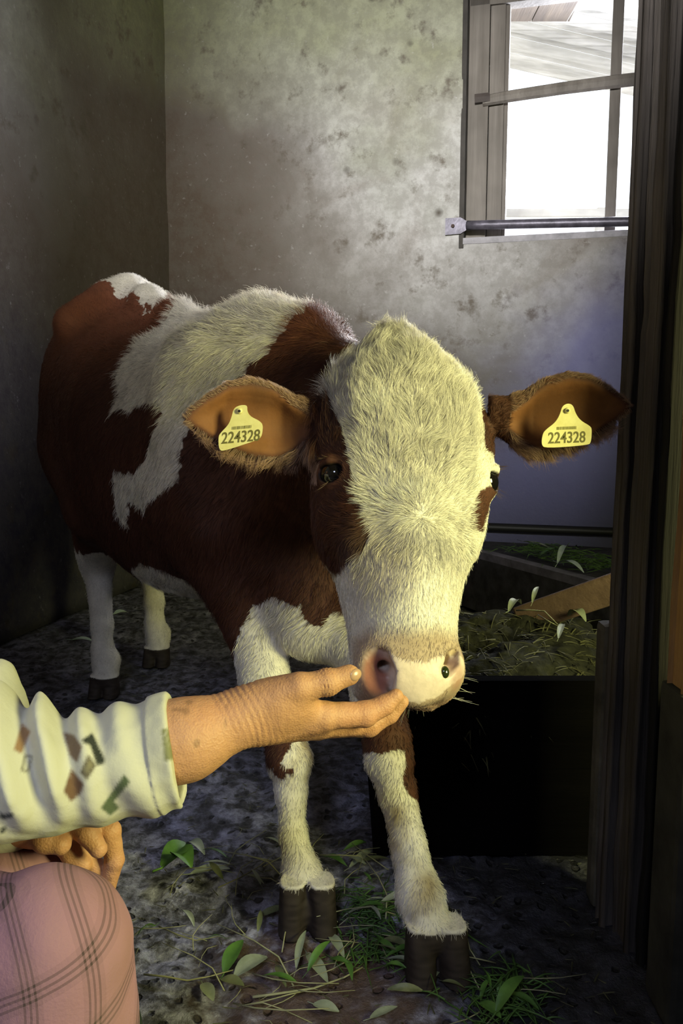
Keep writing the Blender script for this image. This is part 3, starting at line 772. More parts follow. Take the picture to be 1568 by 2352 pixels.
    C = C*(1-k[:, None]*.6)+np.array([.50, .30, .22])*k[:, None]*.6
    # dark skin round the eyes
    for s in (-1, 1):
        de = np.linalg.norm(P-EYE(s), axis=1); k = sstep(.0255, .0225, de)
        C = C*(1-k[:, None])+np.array([.025, .016, .012])*k[:, None]
    # ears
    Ce = np.array([.115, .045, .026])*(1+.3*vnoise(P, 30, 50))[:, None]
    Ci = np.array([.17, .066, .022])*(1+.35*vnoise(P, 26, 51))[:, None]
    e_ = Ce*(1-einside[:, None])+Ci*einside[:, None]
    C = np.where(ears[:, None], e_, C)
    # hooves
    hoof = (P[:, 2] < .074) & (P[:, 1] < 1.6) | (P[:, 2] < .058)
    C = np.where(hoof[:, None], np.array([.026, .020, .016])*(1+.7*vnoise(P*[1, 1, 4], 60, 60))[:, None], C)
    bare = pad | hoof | (einside > .08)
    for s in (-1, 1):
        bare |= np.linalg.norm((hq-np.array([s*.050, .470, .002]))/[.018, .034, .032], axis=1) < 1
        bare |= np.linalg.norm(P-EYE(s)-HM.T@np.array([s*.007, 0, .008]), axis=1) < .0222
    return np.clip(C, 0.003, .95), bare, hd, ears, einside, hq, ht, q
CF = build_cow()
cv, cq, cn = surface(CF, HCELL)
cc, bare, hd, ears, einside, hq, ht, tq = coat(cv)
t = NT('calf_skin'); ca = t.attr('coat'); f = t.noise(140, 4, .6)
t.base(t.mix(t.math('MULTIPLY', f, .35), ca.outputs['Color'], (.05, .03, .02))); wet = t.attr('wet')
t.rough(t.math('SUBTRACT', .72, t.math('MULTIPLY', wet.outputs['Fac'], .34))); t.set(Specular_IOR_Level=.22)
t.b.inputs['Subsurface Weight'].default_value = .0
t.bump(f, .18, .003); M_SKIN = t.m
padmask = in_poly(ht, hq[:, 1], NOSE) & hd
calf = tag(empty('calf', (-.3, 1.9, 0)), 'brown and white calf with a white face lowering its head to a hand', 'calf')
body = mesh_np('body', cv, cq, M_SKIN, calf, True, {'coat': cc, 'wet': (padmask*1.0)})
# eyes
t = NT('calf_eye'); t.base((.006, .005, .005)); t.rough(.06); t.set(Specular_IOR_Level=.45, Coat_Weight=.25, Coat_Roughness=.05); M_EYE = t.m
def sphere_mesh(c, r, mat, name, parent, n=28, M=None, R=(1, 1, 1)):
    m = MB(); th = np.linspace(0, math.pi, n//2+1); 
    V = []; Fq = []
    for i, a in enumerate(th):
        for k in range(n):
            b = 2*math.pi*k/n; p = np.array([math.sin(a)*math.cos(b)*R[0], math.sin(a)*math.sin(b)*R[1], math.cos(a)*R[2]])*r
            V.append(tuple(np.asarray(c)+(p if M is None else M.T@p)))
    for i in range(len(th)-1):
        for k in range(n): Fq.append((i*n+k, i*n+(k+1) % n, (i+1)*n+(k+1) % n, (i+1)*n+k))
    m.v = V; m.f = Fq; return m.build(name, mat, parent, True)
for s in (-1, 1): sphere_mesh(EYE(s), .0212, M_EYE, 'eye', calf)
# ---------------------------------------------------------------- the coat of hair
t = NT('calf_hair'); ca = t.attr('coat'); hi = t.n('HairInfo'); t.base(t.mix(t.ramp(hi.outputs['Intercept'], [(0, .55), (.6, 0)]), ca.outputs['Color'], (.02, .012, .008))); t.rough(.5); t.set(Specular_IOR_Level=.25)  # roots coloured darker, imitating shade between the locks
t.b.inputs['Sheen Weight'].default_value = .0
M_HAIR = t.m
def hair_object(name, P, D, N, L, C, R, K=5, curl=None, parent=None, mat=None, lift=.35):
    n = len(P); s = np.linspace(0, 1, K)
    pts = P[:, None, :]+L[:, None, None]*(D[:, None, :]*s[None, :, None]+N[:, None, :]*(lift*np.sin(s*1.9)*.55)[None, :, None] if np.isscalar(lift) else D[:, None, :]*s[None, :, None]+N[:, None, :]*(np.sin(s*1.9)*.55)[None, :, None]*lift[:, None, None])
    if curl is not None: pts = pts+curl[:, None, :]*(s**2)[None, :, None]*L[:, None, None]
    hc = bpy.data.hair_curves.new(name); hc.add_curves([K]*n)
    hc.attributes['position'].data.foreach_set('vector', pts.astype(np.float32).ravel())
    ra = hc.attributes.get('radius') or hc.attributes.new('radius', 'FLOAT', 'POINT')
    ra.data.foreach_set('value', (R[:, None]*(1-.75*s[None, :]**1.5)).astype(np.float32).ravel())
    A = hc.attributes.new('coat', 'FLOAT_COLOR', 'CURVE'); A.data.foreach_set('color', np.concatenate([C, np.ones((n, 1))], 1).astype(np.float32).ravel())
    hc.materials.append(mat or M_HAIR); o = bpy.data.objects.new(name, hc); return put(o, parent)
def sample_quads(V, Q, N, dens, total):
    A = V[Q]; ar = np.linalg.norm(np.cross(A[:, 2]-A[:, 0], A[:, 3]-A[:, 1]), axis=1)*.5*dens[Q].mean(1)
    n = total; f = RNG.choice(len(Q), n, p=ar/ar.sum()); u, v = RNG.random(n), RNG.random(n)
    w = np.stack([(1-u)*(1-v), u*(1-v), u*v, (1-u)*v], 1)
    P = (A[f]*w[..., None]).sum(1); Nn = (N[Q[f]]*w[..., None]).sum(1); Nn /= np.linalg.norm(Nn, axis=1)[:, None]
    return P, Nn
def hair_for(region_w, total, name, K=5):
    P, Nn = sample_quads(cv, cq, cn, region_w, total)
    C, br, hd, er, ein, hq, ht, q = coat(P)
    keep = ~br & (P[:, 2] > .07); P, Nn, C, hd, er, ein, hq, ht, q = [a[keep] for a in (P, Nn, C, hd, er, ein, hq, ht, q)]
    n = len(P); z = P[:, 2]
    # combing direction
    D = np.tile(-TA*.55+np.array([0, 0, -.75]), (n, 1)); D[(z < .45)] = [0, .1, -1]
    back = sstep(.92, 1.02, z)*(P[:, 1] > 1.4); D = D*(1-back[:, None])+(-TA*.9)*back[:, None]
    L = .016+.012*sstep(.9, 1.05, z); L = np.where((q[:, 1] < .62), .008, L); L = np.where(z < .42, .008, L); L = np.where(q[:, 1] < -.02, .03, L)
    x, s = hq[:, 0], hq[:, 1]
    up = s < .272
    ang = np.arctan2(x*1.0, np.where(up, -(s-.300), (s-.245)))
    # hair fans away from the whorl: up the forehead, down the nose
    vx, vs = x*1.15, (s-.274)*1.5; vr = np.maximum(np.hypot(vx, vs), 1e-4); vx, vs = vx/vr, vs/vr
    far = sstep(.015, .085, np.abs(s-.274)); vx = vx*(1-far)+np.where(up, np.clip(x*6.5, -.85, .85), np.clip(x*5, -.4, .4))*far; vs = vs*(1-far)+np.where(up, -1.0, 1.0)*far
    dh = HM[0]*vx[:, None]+HM[1]*vs[:, None]
    wr = np.exp(-(np.hypot(x, s-.274)/.016)**2); dh = dh+HM[0]*(RNG.normal(0, .9, n)*wr)[:, None]-HM[1]*(wr*.9)[:, None]
    wave = vnoise(P, 26, 71)*.55
    Dh = dh+HM[0]*wave[:, None]*np.where(s < .30, 1, .35)[:, None]
    cheek = (np.abs(ht) > 55) & (s > .05); Dh[cheek] = (HM[1]*.8-HM[2]*.5)
    low = hq[:, 2] < -.11; Dh[low] = HM[1]*.5-HM[2]*.5
    D = np.where(hd[:, None], Dh, D)
    Lh = np.where(s < .10, .020, np.where(s < .25, .0165, np.interp(s, [.25, .30, .36, .42], [.0165, .014, .010, .007]))); Lh = np.where(s > .42, .0045, Lh); Lh = np.where(cheek, .010, Lh)
    Lh = np.where((s < .16) & (np.abs(ht) > 45), np.where(x < 0, .028, .013), Lh); Lh = np.where(s < .05, np.minimum(Lh, .019), Lh); Lh = np.where(hq[:, 2] < -.11, .014, Lh)
    Lh = np.where((x > .085) & (s > .12), np.minimum(Lh, .008), Lh)
    Lh = np.where((x > .10) & (s < .17), .007, Lh)
    L = np.where(hd, Lh, L)
    for E in (EARL, EARR):
        e = (P-E['o'])@E['M'].T; t_ = e[:, 1]/E['L']; m = er & (np.linalg.norm(P-E['c'], axis=1) < .14)
        de = E['M'][1]*.8+E['M'][0]*(np.sign(e[:, 0])*np.where(e[:, 0] < 0, 1.1, .35))[:, None]
        D = np.where(m[:, None], de, D); L = np.where(m, np.where(e[:, 0] < -.02, .020, .007), L)
        L = np.where(m & (ein > .1), .004, L)
        pal = m & (e[:, 2] > -.012) & (ein < .3); C = np.where(pal[:, None], np.array([.36, .22, .15]), C)
    # locks: neighbouring hairs lean the same way
    side = np.cross(Nn, D); lk = vnoise(P, 95, 80)*.55+vnoise(P, 240, 81)*.30
    amt = np.where(hd & (s < .34), 1.0, np.where(z > .9, .8, .35)); D = D+side*(lk*amt*1.25)[:, None]
    D = D-Nn*(D*Nn).sum(1)[:, None]; D /= np.maximum(np.linalg.norm(D, axis=1), 1e-6)[:, None]
    D = D+RNG.normal(0, .13, D.shape)
    for s_ in (-1, 1):
        de = np.linalg.norm(P-EYE(s_), axis=1); L = L*(.28+.72*sstep(.024, .062, de))
    L = L*RNG.uniform(.6, 1.2, n)*(1+.35*vnoise(P, 60, 82))
    lift = .35+.35*np.clip(vnoise(P, 80, 83), -1, 1)+np.where(er, .2, 0); lift = np.where(back > .5, lift+.25, lift)
    lift = np.where(hd & (s > .33), .18, lift)
    curl = side/np.maximum(np.linalg.norm(side, axis=1), 1e-6)[:, None]*(vnoise(P, 50, 84)*.6*np.where(hd & (s < .2), 1.2, .5))[:, None]
    C = C*RNG.uniform(.72, 1.18, n)[:, None]; C = np.clip(C*1.04, 0, .95)
    R = np.where(hd | er, .00019, .00026)*RNG.uniform(.7, 1.2, n)
    return hair_object(name, P, D, Nn, L, C, R, K, curl, calf, None, lift)
wh = hd*1.0*np.where(hq[:, 1] < .34, 2.0, 1.2)+ears*1.3
wh[(P_ := cv[:, 1]) > 1.36] = 0
wb_ = (1-np.clip(wh, 0, 1))*np.where(tq[:, 1] < .5, .7, 1.2)
hair_for(wh, int(170000*HAIRK), 'head_hair', 6)
hair_for(wb_, int(260000*HAIRK), 'body_hair', 4)
# whiskers and lashes
WP = []; 
def loc_hair(pts, name, L, R, col, spread=.2, droop=0):
    P = np.array([p for p, d in pts]); D = np.array([unit(d) for p, d in pts]); n = len(P)
    D = D+RNG.normal(0, spread, D.shape)*.4
    return hair_object(name, P, D, np.tile([0, 0, -1.], (n, 1)), np.full(n, L)*RNG.uniform(.5, 1.2, n), np.tile(np.asarray(col, float), (n, 1)), np.full(n, R), 6, None, calf, None, droop)
w_ = []
for k in range(60):
    s = -1 if k % 2 else 1; x = s*RNG.uniform(.052, .070); ss = RNG.uniform(.42, .50); w_.append((H(x, ss, -.045), HM[0]*s+HM[1]*RNG.uniform(-.2, .7)+HM[2]*.2))
for k in range(50): w_.append((H(RNG.uniform(-.05, .05), RNG.uniform(.475, .498), -.085), HM[1]*1-HM[2]*.3+HM[0]*RNG.uniform(-.4, .4)))
loc_hair(w_, 'whiskers', .030, .00018, (.75, .70, .60), .3)
l_ = []
for s in (-1, 1):
    for k in range(20):
        a = RNG.uniform(-.9, .9); l_.append((EYE(s)+HM.T@np.array([s*(.013+.004*math.cos(a)), -.0180, .012*a+.012]), HM[0]*s*1.0-HM[1]*.15+HM[2]*(.35+a*.6)))
    for k in range(14):
        a = RNG.uniform(-.9, .9); l_.append((EYE(s)+HM.T@np.array([s*.014, .0150, .012*a+.010]), HM[0]*s*1.0+HM[1]*.5+HM[2]*(.1+a*.5)))
loc_hair(l_, 'eyelashes', .013, .00015, (.10, .06, .04), .15, .3)
# a drop of green juice by the nostril
t = NT('green_juice'); t.base((.022, .028, .008)); t.rough(.08); t.set(Coat_Weight=1.0)
sphere_mesh(H(.032, .470, .0235), .0058, t.m, 'green_smear', calf, 16, HM, (1, 1.35, .7))
# ---------------------------------------------------------------- ear tags
t = NT('yellow_tag_plastic'); t.base(t.ramp(t.noise(60, 4), [(.3, (.62, .54, .22)), (.7, (.74, .67, .32))])); t.rough(.45); M_TAG = t.m
M_FAINT = plain('faint_ink', (.28, .25, .08), .6); M_INK = plain('tag_ink', (.13, .11, .03), .6)
def text_mesh(body_, size, M, mat, name, parent, depth=.0003, sx=1.0):
    cu = bpy.data.curves.new('lettering', 'FONT'); cu.body = body_; cu.size = size; cu.extrude = depth; cu.align_x = 'CENTER'; cu.align_y = 'CENTER'; cu.offset = .00025
    ob = bpy.data.objects.new('lettering', cu); COL.objects.link(ob); bpy.context.view_layer.update()
    me = bpy.data.meshes.new_from_object(ob.evaluated_get(bpy.context.evaluated_depsgraph_get())); COL.objects.unlink(ob); bpy.data.objects.remove(ob)
    V = np.array([v.co for v in me.vertices]); 
    for v, p in zip(me.vertices, V): v.co = M(np.array([p[0]*sx, p[1], p[2]]))
    me.name = name; me.materials.clear(); me.materials.append(mat); return put(bpy.data.objects.new(name, me), parent)
def ear_tag(E, pix, Y, hole, numc, ang, label, ntext, small):
    O = at(*hole, Y); k = 1/1.0
    X = unit(at(hole[0]+50, hole[1]-50*math.tan(ang), Y)-O); Z = unit(at(hole[0]+50*math.tan(ang), hole[1]-50, Y)-O); Nn = np.cross(X, Z)
    if Nn[1] > 0: Nn = -Nn
    px = np.linalg.norm(at(hole[0]+100, hole[1], Y)-O)/100
    def loc(p): d = at(*p, Y)-O; return (d@X, d@Z)
    poly = [loc(p) for p in pix]
    # round the outline
    pr = np.array(poly)
    for _ in range(2):
        nx = np.roll(pr, -1, 0); pr = np.stack([pr*.75+nx*.25, pr*.25+nx*.75], 1).reshape(-1, 2)
    M = lambda p: O+X*p[0]+Z*p[1]+Nn*(p[2]-.0011)
    r = empty('ear_tag', tuple(O)); tag(r, label, 'ear tag', 'yellow ear tags')
    m = MB(); m.prism([tuple(p) for p in pr], .0022, M); m.build('tag_plate', M_TAG, r)
    b = MB(); b.tube([O+Nn*.0008, O+Nn*.0035], [.0042, .0036], 16); st_ = b.build('stud', M_TAG, r, True)
    h = MB(); h.tube([O+Nn*.003, O+Nn*.0040], [.0019, .0019], 12); h.build('stud_hole', plain('dark_hole', (.02, .015, .01)), st_)
    c = loc(numc); s_ = 1
    text_mesh(ntext, .0215, lambda p: O+X*(c[0]+p[0])+Z*(c[1]+p[1])+Nn*(.0012+p[2]), M_INK, 'number', r, .0003, .80)
    bc = MB(); cb_ = loc((numc[0]-2, numc[1]-23)); rr_ = random.Random(len(label)); u = -.013
    while u < .013:
        w_ = rr_.uniform(.0003, .0011); bc.box((u, -.0020, 0), (u+w_, .0020, .0004), M=lambda p: O+X*(cb_[0]+p[0])+Z*(cb_[1]+p[1])+Nn*(.0011+p[2])); u += w_+rr_.uniform(.0004, .0011)
    bc.build('barcode', M_FAINT, r)
    return r
ear_tag(EARL, [(535, 934), (551, 930), (566, 934), (568, 948), (578, 962), (603, 977), (613, 990), (614, 1018), (600, 1022), (534, 1032), (519, 1029), (511, 996), (515, 987), (530, 972), (534, 955)], 1.100, (550, 944), (565, 1007), math.radians(5), 'yellow ear tag numbered 224328 in the brown ear left in the picture', '224328', 0)
ear_tag(EARR, [(1290, 932), (1303, 926), (1315, 931), (1321, 950), (1333, 967), (1357, 981), (1360, 990), (1359, 1018), (1352, 1024), (1256, 1028), (1245, 1020), (1247, 995), (1254, 985), (1276, 969), (1286, 950)], 1.138, (1302, 943), (1303, 1006), math.radians(2), 'yellow ear tag numbered 224328 in the ear beside the dark post', '224328', 0)
# ================================================================ the person
def wrinkle(F, amp, fn):
    base_ = F.__call__
    return lambda P: base_(P)+fn(P)*amp
class Bumpy(Field):
    def __init__(s, F, fn): s.ops = F.ops; s.fn = fn
    def __call__(s, P):
        d = Field.__call__(s, P); m = np.abs(d) < .03
        if m.any(): d[m] = d[m]+s.fn(P[m])
        return d
SF = Field()
# right arm reaching out: forearm, palm turned up, thumb nearest the camera
WR = at(560, 1645, .865)
SF.chain([(-.66, .70, .80), (-.545, .745, .60), at(-40, 1790, .80), at(250, 1742, .832), at(340, 1718, .838), at(430, 1697, .845), WR], [.045, .036, .034, .034, .035, .0365, .0275], .03)
SF.cone(WR, at(610, 1640, .872), .0280, .026, .02)
mcp = [at(742, 1645, .882), at(738, 1662, .903), at(728, 1668, .923), at(712, 1664, .942)]
for p, r0, r1 in zip(mcp, (.024, .022, .020, .017), (.0165, .0165, .0150, .0135)): SF.cone(at(600, 1645, .876), p, r0, r1, .018)
def finger(pts, rad): SF.chain(pts, rad, .003)
IDX = [mcp[0], at(838, 1640, .897), at(882, 1620, .905), at(909, 1599, .909)]
finger(IDX, [.0155, .0135, .0115, .0085])
finger([mcp[1], at(846, 1664, .920), at(893, 1640, .928), at(922, 1612, .930)], [.0155, .0130, .0112, .0082])
finger([mcp[2], at(828, 1668, .942), at(872, 1646, .950), at(896, 1622, .952)], [.0145, .0122, .0105, .0080])
finger([mcp[3], at(782, 1668, .958), at(818, 1652, .965), at(840, 1634, .968)], [.0125, .0105, .0092, .0072])
for p, r in ((IDX[1], .0138), (at(846, 1664, .920), .0133)): SF.ell(p, (r, r, r), None, .005)
TH = [at(612, 1612, .866), at(688, 1578, .860), at(752, 1568, .866), at(802, 1550, .872)]
SF.chain(TH[:2], [.022, .0155], .018); SF.chain(TH[1:], [.0152, .0130, .0112], .004)
SF.ell(TH[2]+[0, 0, .001], (.0138, .0135, .0135), None, .006)
SF.cone(at(640, 1625, .868), at(698, 1622, .874), .022, .0125, .012)           # web of the thumb
SF.ell(at(655, 1610, .868), (.026, .018, .020), None, .02)                       # ball of the thumb
# left hand hanging over the far knee
LW = at(60, 1870, .90)
SF.chain([(-.74, 1.02, .80), (-.60, 1.08, .55), (-.44, 1.02, .44), LW], [.045, .036, .032, .027], .03)
LH = at(140, 1885, .90)
SF.cone(LW, LH, .028, .024, .02); SF.cone(LW, at(200, 1880, .905), .026, .020, .02); SF.cone(LW, at(130, 1915, .90), .025, .018, .02)
SF.chain([at(205, 1880, .905), at(252, 1908, .900), at(263, 1975, .900), at(246, 2045, .905)], [.0150, .0122, .0108, .0085], .003)
SF.chain([at(165, 1885, .893), at(200, 1912, .880), at(226, 1950, .872)], [.0150, .0128, .0098], .003)
SF.chain([at(130, 1915, .897), at(165, 1962, .890), at(192, 1985, .890)], [.0145, .0118, .0092], .003)
SF.chain([at(175, 1930, .905), at(218, 1990, .905), at(232, 2055, .908)], [.0140, .0108, .0085], .003)
SF.chain([at(70, 1900, .885), at(105, 1928, .872), at(140, 1940, .868)], [.0160, .0142, .0110], .006)
# head and neck (out of the picture)
SF.chain([(-.80, .86, .74), (-.76, .87, .90)], [.07, .055], .03)
SF.ell((-.735, .875, 1.03), (.098, .076, .118), None, .03); SF.ell((-.665, .875, .965), (.04, .045, .04), None, .04)
SF.ell((-.632, .875, 1.005), (.016, .012, .022), None, .015); SF.ell((-.642, .875, .955), (.012, .022, .006), None, .006)
for s in (-1, 1):
    SF.ell((-.74, .875+s*.076, 1.015), (.018, .008, .03), None, .006); SF.ell((-.652, .875+s*.032, 1.028), (.014, .018, .011), None, .008, 's')
ax_ = unit(WR-at(430, 1697, .845))
def skin_bump(P):
    r = -.0005*np.abs(vnoise(P*[1, 1, 1], 70, 90))-.0002*vnoise(P, 200, 91)
    # creases round the wrist
    d = (P-WR)@ax_; m = np.exp(-(d/.028)**2)*(np.abs(P[:, 1]-.87) < .05)
    r = r+m*.0007*np.sin(d*1000+vnoise(P, 30, 92)*6)*np.clip(.5+vnoise(P, 45, 93), 0, 1)
    dt = (P-TH[2])@unit(TH[3]-TH[1]); mt = np.exp(-(dt/.010)**2)*(np.linalg.norm(P-TH[2], axis=1) < .024)
    r = r+mt*.0006*np.sin(dt*1700)
    return r
SB = Bumpy(SF, skin_bump)
sv, sq, sn = surface(SB, HANDCELL)
def skin_col(P):
    C = np.tile([.52, .27, .135], (len(P), 1))
    k = sstep(-.1, .6, vnoise(P, 18, 95))[:, None]; C = C*(1-k*.18)+np.array([.50, .17, .10])*k*.18
    d = (P-WR)@ax_; m = (np.exp(-(d/.03)**2)*(np.abs(P[:, 1]-.87) < .05))
    cr = np.clip(-np.sin(d*1000+vnoise(P, 30, 92)*6), 0, 1)*m*np.clip(.5+vnoise(P, 45, 93), 0, 1); C = C*(1-cr[:, None]*.22)
    sp = sstep(.62, .8, vnoise(P, 75, 97))*(P[:, 0] < -.12); C = C*(1-sp[:, None]*.35)
    return C
t = NT('weathered_skin'); ca = t.attr('tone'); f = t.noise(190, 6, .7); vv = t.n('TexVoronoi'); vv.inputs['Scale'].default_value = 420; t.l(t.pos(), vv.inputs['Vector'])
t.base(t.mix(t.math('MULTIPLY', f, .30), ca.outputs['Color'], (.20, .08, .04))); t.rough(.50); t.set(Specular_IOR_Level=.35)
t.b.inputs['Subsurface Weight'].default_value = .12; t.b.inputs['Subsurface Radius'].default_value = (.008, .003, .0015); t.b.inputs['Subsurface Scale'].default_value = 1
t.bump(t.math('ADD', f, t.math('MULTIPLY', vv.outputs['Distance'], .6)), .42, .0018)
person = tag(empty('person', (-.75, .87, 0)), 'person in patterned cream shirt and pink plaid trousers, one hand held out to the calf', 'person')
mesh_np('body', sv, sq, t.m, person, True, {'tone': skin_col(sv)})
# thumbnail
nc = TH[3]+unit(TH[3]-TH[2])*.002; nd = unit(np.array([.55, -.80, .18])); na = unit(TH[3]-TH[2]+np.array([0, 0, 0])); 
NM = frame(np.cross(nd, na), nd)
NM = np.array([unit(np.cross(na, nd)), unit(na-np.dot(na, nd)*nd), nd])
t = NT('fingernail'); t.base((.42, .25, .15)); t.rough(.28); t.set(Specular_IOR_Level=.5)
sphere_mesh(nc+nd*.0080, .0082, t.m, 'thumbnail', person, 20, NM, (.80, 1.0, .42))
# ---- shirt
t = NT('cream_shirt_cloth'); ca = t.attr('print'); f = t.noise(8, 5); wv = t.n('TexWave', wave_type='BANDS'); wv.inputs['Scale'].default_value = 300; t.l(t.pos(), wv.inputs['Vector'])
t.base(t.mix(t.math('MULTIPLY', f, .10), ca.outputs['Color'], (.30, .26, .18))); t.rough(.9); t.set(Specular_IOR_Level=.15); t.b.inputs['Sheen Weight'].default_value = .1
t.bump(t.math('ADD', t.noise(60, 4), t.math('MULTIPLY', wv.outputs['Fac'], .02)), .30, .004); M_SHIRT = t.m
CU0, CU1 = at(300, 1745, .835), at(398, 1726, .845); cd = unit(CU1-CU0); cd = unit(cd+np.array([.02, -.10, .06]))
TF = Field()
AR = [(-.69, .70, .79), (-.54, .745, .60), at(-60, 1755, .80), at(30, 1768, .805), at(150, 1775, .815), at(290, 1748, .835), at(385, 1727, .845), at(440, 1715, .85)]
TF.chain(AR, [.085, .080, .070, .0625, .0525, .0530, .0525, .0530], .025)
TF.chain([(-.84, .87, .30), (-.82, .87, .52), (-.80, .87, .70)], [.17, .165, .15], .12)
TF.chain([(-.76, .72, .77), (-.80, .87, .80), (-.79, 1.02, .77)], [.085, .09, .085], .08)
TF.chain([(-.79, 1.02, .76), (-.63, 1.09, .56), (-.47, 1.03, .455), at(20, 1868, .91)], [.08, .065, .058, .046], .03)
cutc = CU1
def cuffcut(P):
    d = (P-cutc)@cd; return np.where(np.linalg.norm(P-cutc, axis=1) < .16, .0-d, .2)
TF.add(lambda P: cuffcut(P), cutc-.2, cutc+.2, .004, 's')
TF.chain([at(330, 1738, .838), at(380, 1727, .845), at(430, 1717, .85)], [.030, .0495, .0500], .004, 's')        # hollow cuff
TF.ell((-.72, .87, 1.05), (.14, .1, .16), None, .01, 's')
FOLD = [((30, 1640), (150, 1850), .0085, .010), ((100, 1660), (60, 1830), .009, .011), ((165, 1668), (175, 1700), .008, .010), ((120, 1655), (210, 1790), .006, .009), ((235, 1650), (250, 1690), .004, .008), ((345, 1625), (390, 1800), .003, .006), ((20, 1650), (20, 1800), .008, .012)]
FL = [(at(*a, .765), at(*b, .765), A, w) for a, b, A, w in FOLD]
def cloth_bump(P):
    r = .0016*vnoise(P*[1, 1, .6], 30, 110)+.0009*vnoise(P, 75, 111)
    ax2 = unit(AR[5]-AR[3]); d = (P-AR[3])@ax2
    near = np.exp(-((d-.0)/.05)**2)*(P[:, 2] > .36)
    u = d+.25*(P[:, 2]-.47)+.004*vnoise(P, 20, 112)
    r = r-.0105*np.exp(-((d-.02)/.06)**2)*np.clip((P[:, 2]-.43)/.05, 0, 1)*np.sin(u*170)
    r = r-.0026*np.sin(u*120+vnoise(P, 14, 113)*2.5)*sstep(.02, .07, d)*sstep(.24, .15, d)
    # turned hem at the cuff
    dc = (P-CU1)@cd; r = r-.0022*sstep(-.020, -.017, dc)*(np.linalg.norm(P-CU1, axis=1) < .12)
    return r
TB = Bumpy(TF, cloth_bump)
tv, tq_, tn = surface(TB, CLOTHCELL)
CREAM = np.array([.46, .44, .355])
def flat_paint(P, N, C, polys, Y0):
    """shapes printed on the cloth: each outline is laid flat against the sleeve"""
    for pix, col in polys:
        p3 = np.array([at(x, y, Y0) for x, y in pix]); c = p3.mean(0); v = unit(c-np.array([0, 0, CAMH]))
        X = unit(np.cross(v, [0, 0, 1])); Z = np.cross(X, v)
        a = (P-c)@X; b = (P-c)@Z
        q2 = np.stack([(p3-c)@X, (p3-c)@Z], 1); ok = (np.abs((P-c)@v) < .07) & (N@v < .05) & (np.hypot(a, b) < .12); m = np.zeros(len(P))
        for k in range(9): m[ok] += in_poly(a[ok]+CLOTHCELL*.5*(k % 3-1), b[ok]+CLOTHCELL*.5*(k//3-1), q2)/9
        C[:] = C*(1-m[:, None])+np.array(col)*m[:, None]
    return C
GR, BR_, OL = (.010, .015, .012), (.11, .055, .028), (.07, .07, .04)
PR_ = [([(187, 1700), (212, 1682), (241, 1745), (238, 1755), (222, 1758), (207, 1712), (192, 1706)], GR),
       ([(202, 1732), (221, 1758), (199, 1793), (184, 1774)], (.10, .085, .055)), ([(206, 1745), (213, 1757), (199, 1776), (192, 1768)], (.16, .14, .08)),
       ([(164, 1765), (192, 1802), (185, 1823), (163, 1841), (147, 1817)], BR_), ([(145, 1680), (170, 1688), (188, 1715), (177, 1752), (160, 1735), (150, 1700)], (.15, .10, .06)),
       ([(285, 1779), (299, 1797), (262, 1840), (275, 1856), (252, 1874), (232, 1855)], (.06, .085, .04)),
       ([(370, 1674), (396, 1672), (412, 1743), (378, 1748)], (.17, .17, .085)),
       ([(56, 1733), (75, 1737), (66, 1774), (48, 1770)], (.09, .085, .06)), ([(59, 1738), (71, 1740), (63, 1769), (53, 1767)], tuple(CREAM)),
       ([(50, 1660), (70, 1680), (50, 1730), (32, 1722)], (.22, .12, .055)),
       ([(0, 1862), (6, 1870), (30, 1867), (28, 1878), (10, 1882), (0, 1880)], GR), ([(0, 1902), (17, 1898), (8, 1914), (0, 1914)], GR)]
for k in range(5): PR_.append(([(371+k*7, 1716+k*9-22), (374+k*7, 1716+k*9-22), (392+k*3.5, 1680+k*14-6), (389+k*3.5, 1680+k*14-6)], tuple(CREAM*.8)))
tc_ = np.tile(CREAM, (len(tv), 1)); tc_ = flat_paint(tv, tn, tc_, PR_, .785)
# the same print scattered over the part of the shirt out of the picture
for k in range(26):
    c = tv[RNG.integers(len(tv))]
    if c[0] > -.42: continue
    m = (np.abs((tv-c)@unit([.3, .2, 1])) < .022) & (np.abs((tv-c)@unit([1, -.1, -.3])) < .012) & (np.linalg.norm(tv-c, axis=1) < .04); tc_[m] = (GR, BR_, OL)[k % 3]
mesh_np('shirt', tv, tq_, M_SHIRT, person, True, {'print': tc_})
# ---- trousers
PF = Field()
K1 = at(135, 2150, .715); K2 = at(25, 2060, .90)
PF.chain([(-.86, .78, .27), K1+[-.01, 0, -.012]], [.12, .064], .06); PF.chain([K1+[-.0, 0, -.01], at(120, 2360, .71), (-.30, .71, .10)], [.062, .069, .058], .04)
PF.chain([(-.86, .98, .27), K2], [.12, .062], .06); PF.chain([K2+[-.005, 0, -.01], (-.40, .95, .22), (-.44, .98, .10)], [.062, .064, .056], .05)
PF.chain([(-.92, .82, .28), (-.92, .95, .28)], [.15, .15], .06); PF.cone((-.88, .87, .30), (-.84, .87, .42), .15, .155, .08)
def trouser_bump(P): return .0035*vnoise(P*[1, 1, .8], 14, 120)+.0012*vnoise(P, 45, 121)-.004*np.sin((P[:, 0]+P[:, 2])*60+vnoise(P, 9, 3)*3)*np.exp(-((P[:, 2]-.40)/.03)**2)*.5
PB = Bumpy(PF, trouser_bump)
pv, pq, pn = surface(PB, .006)
th_ax = unit(K1-np.array([-.86, .78, .27])); 
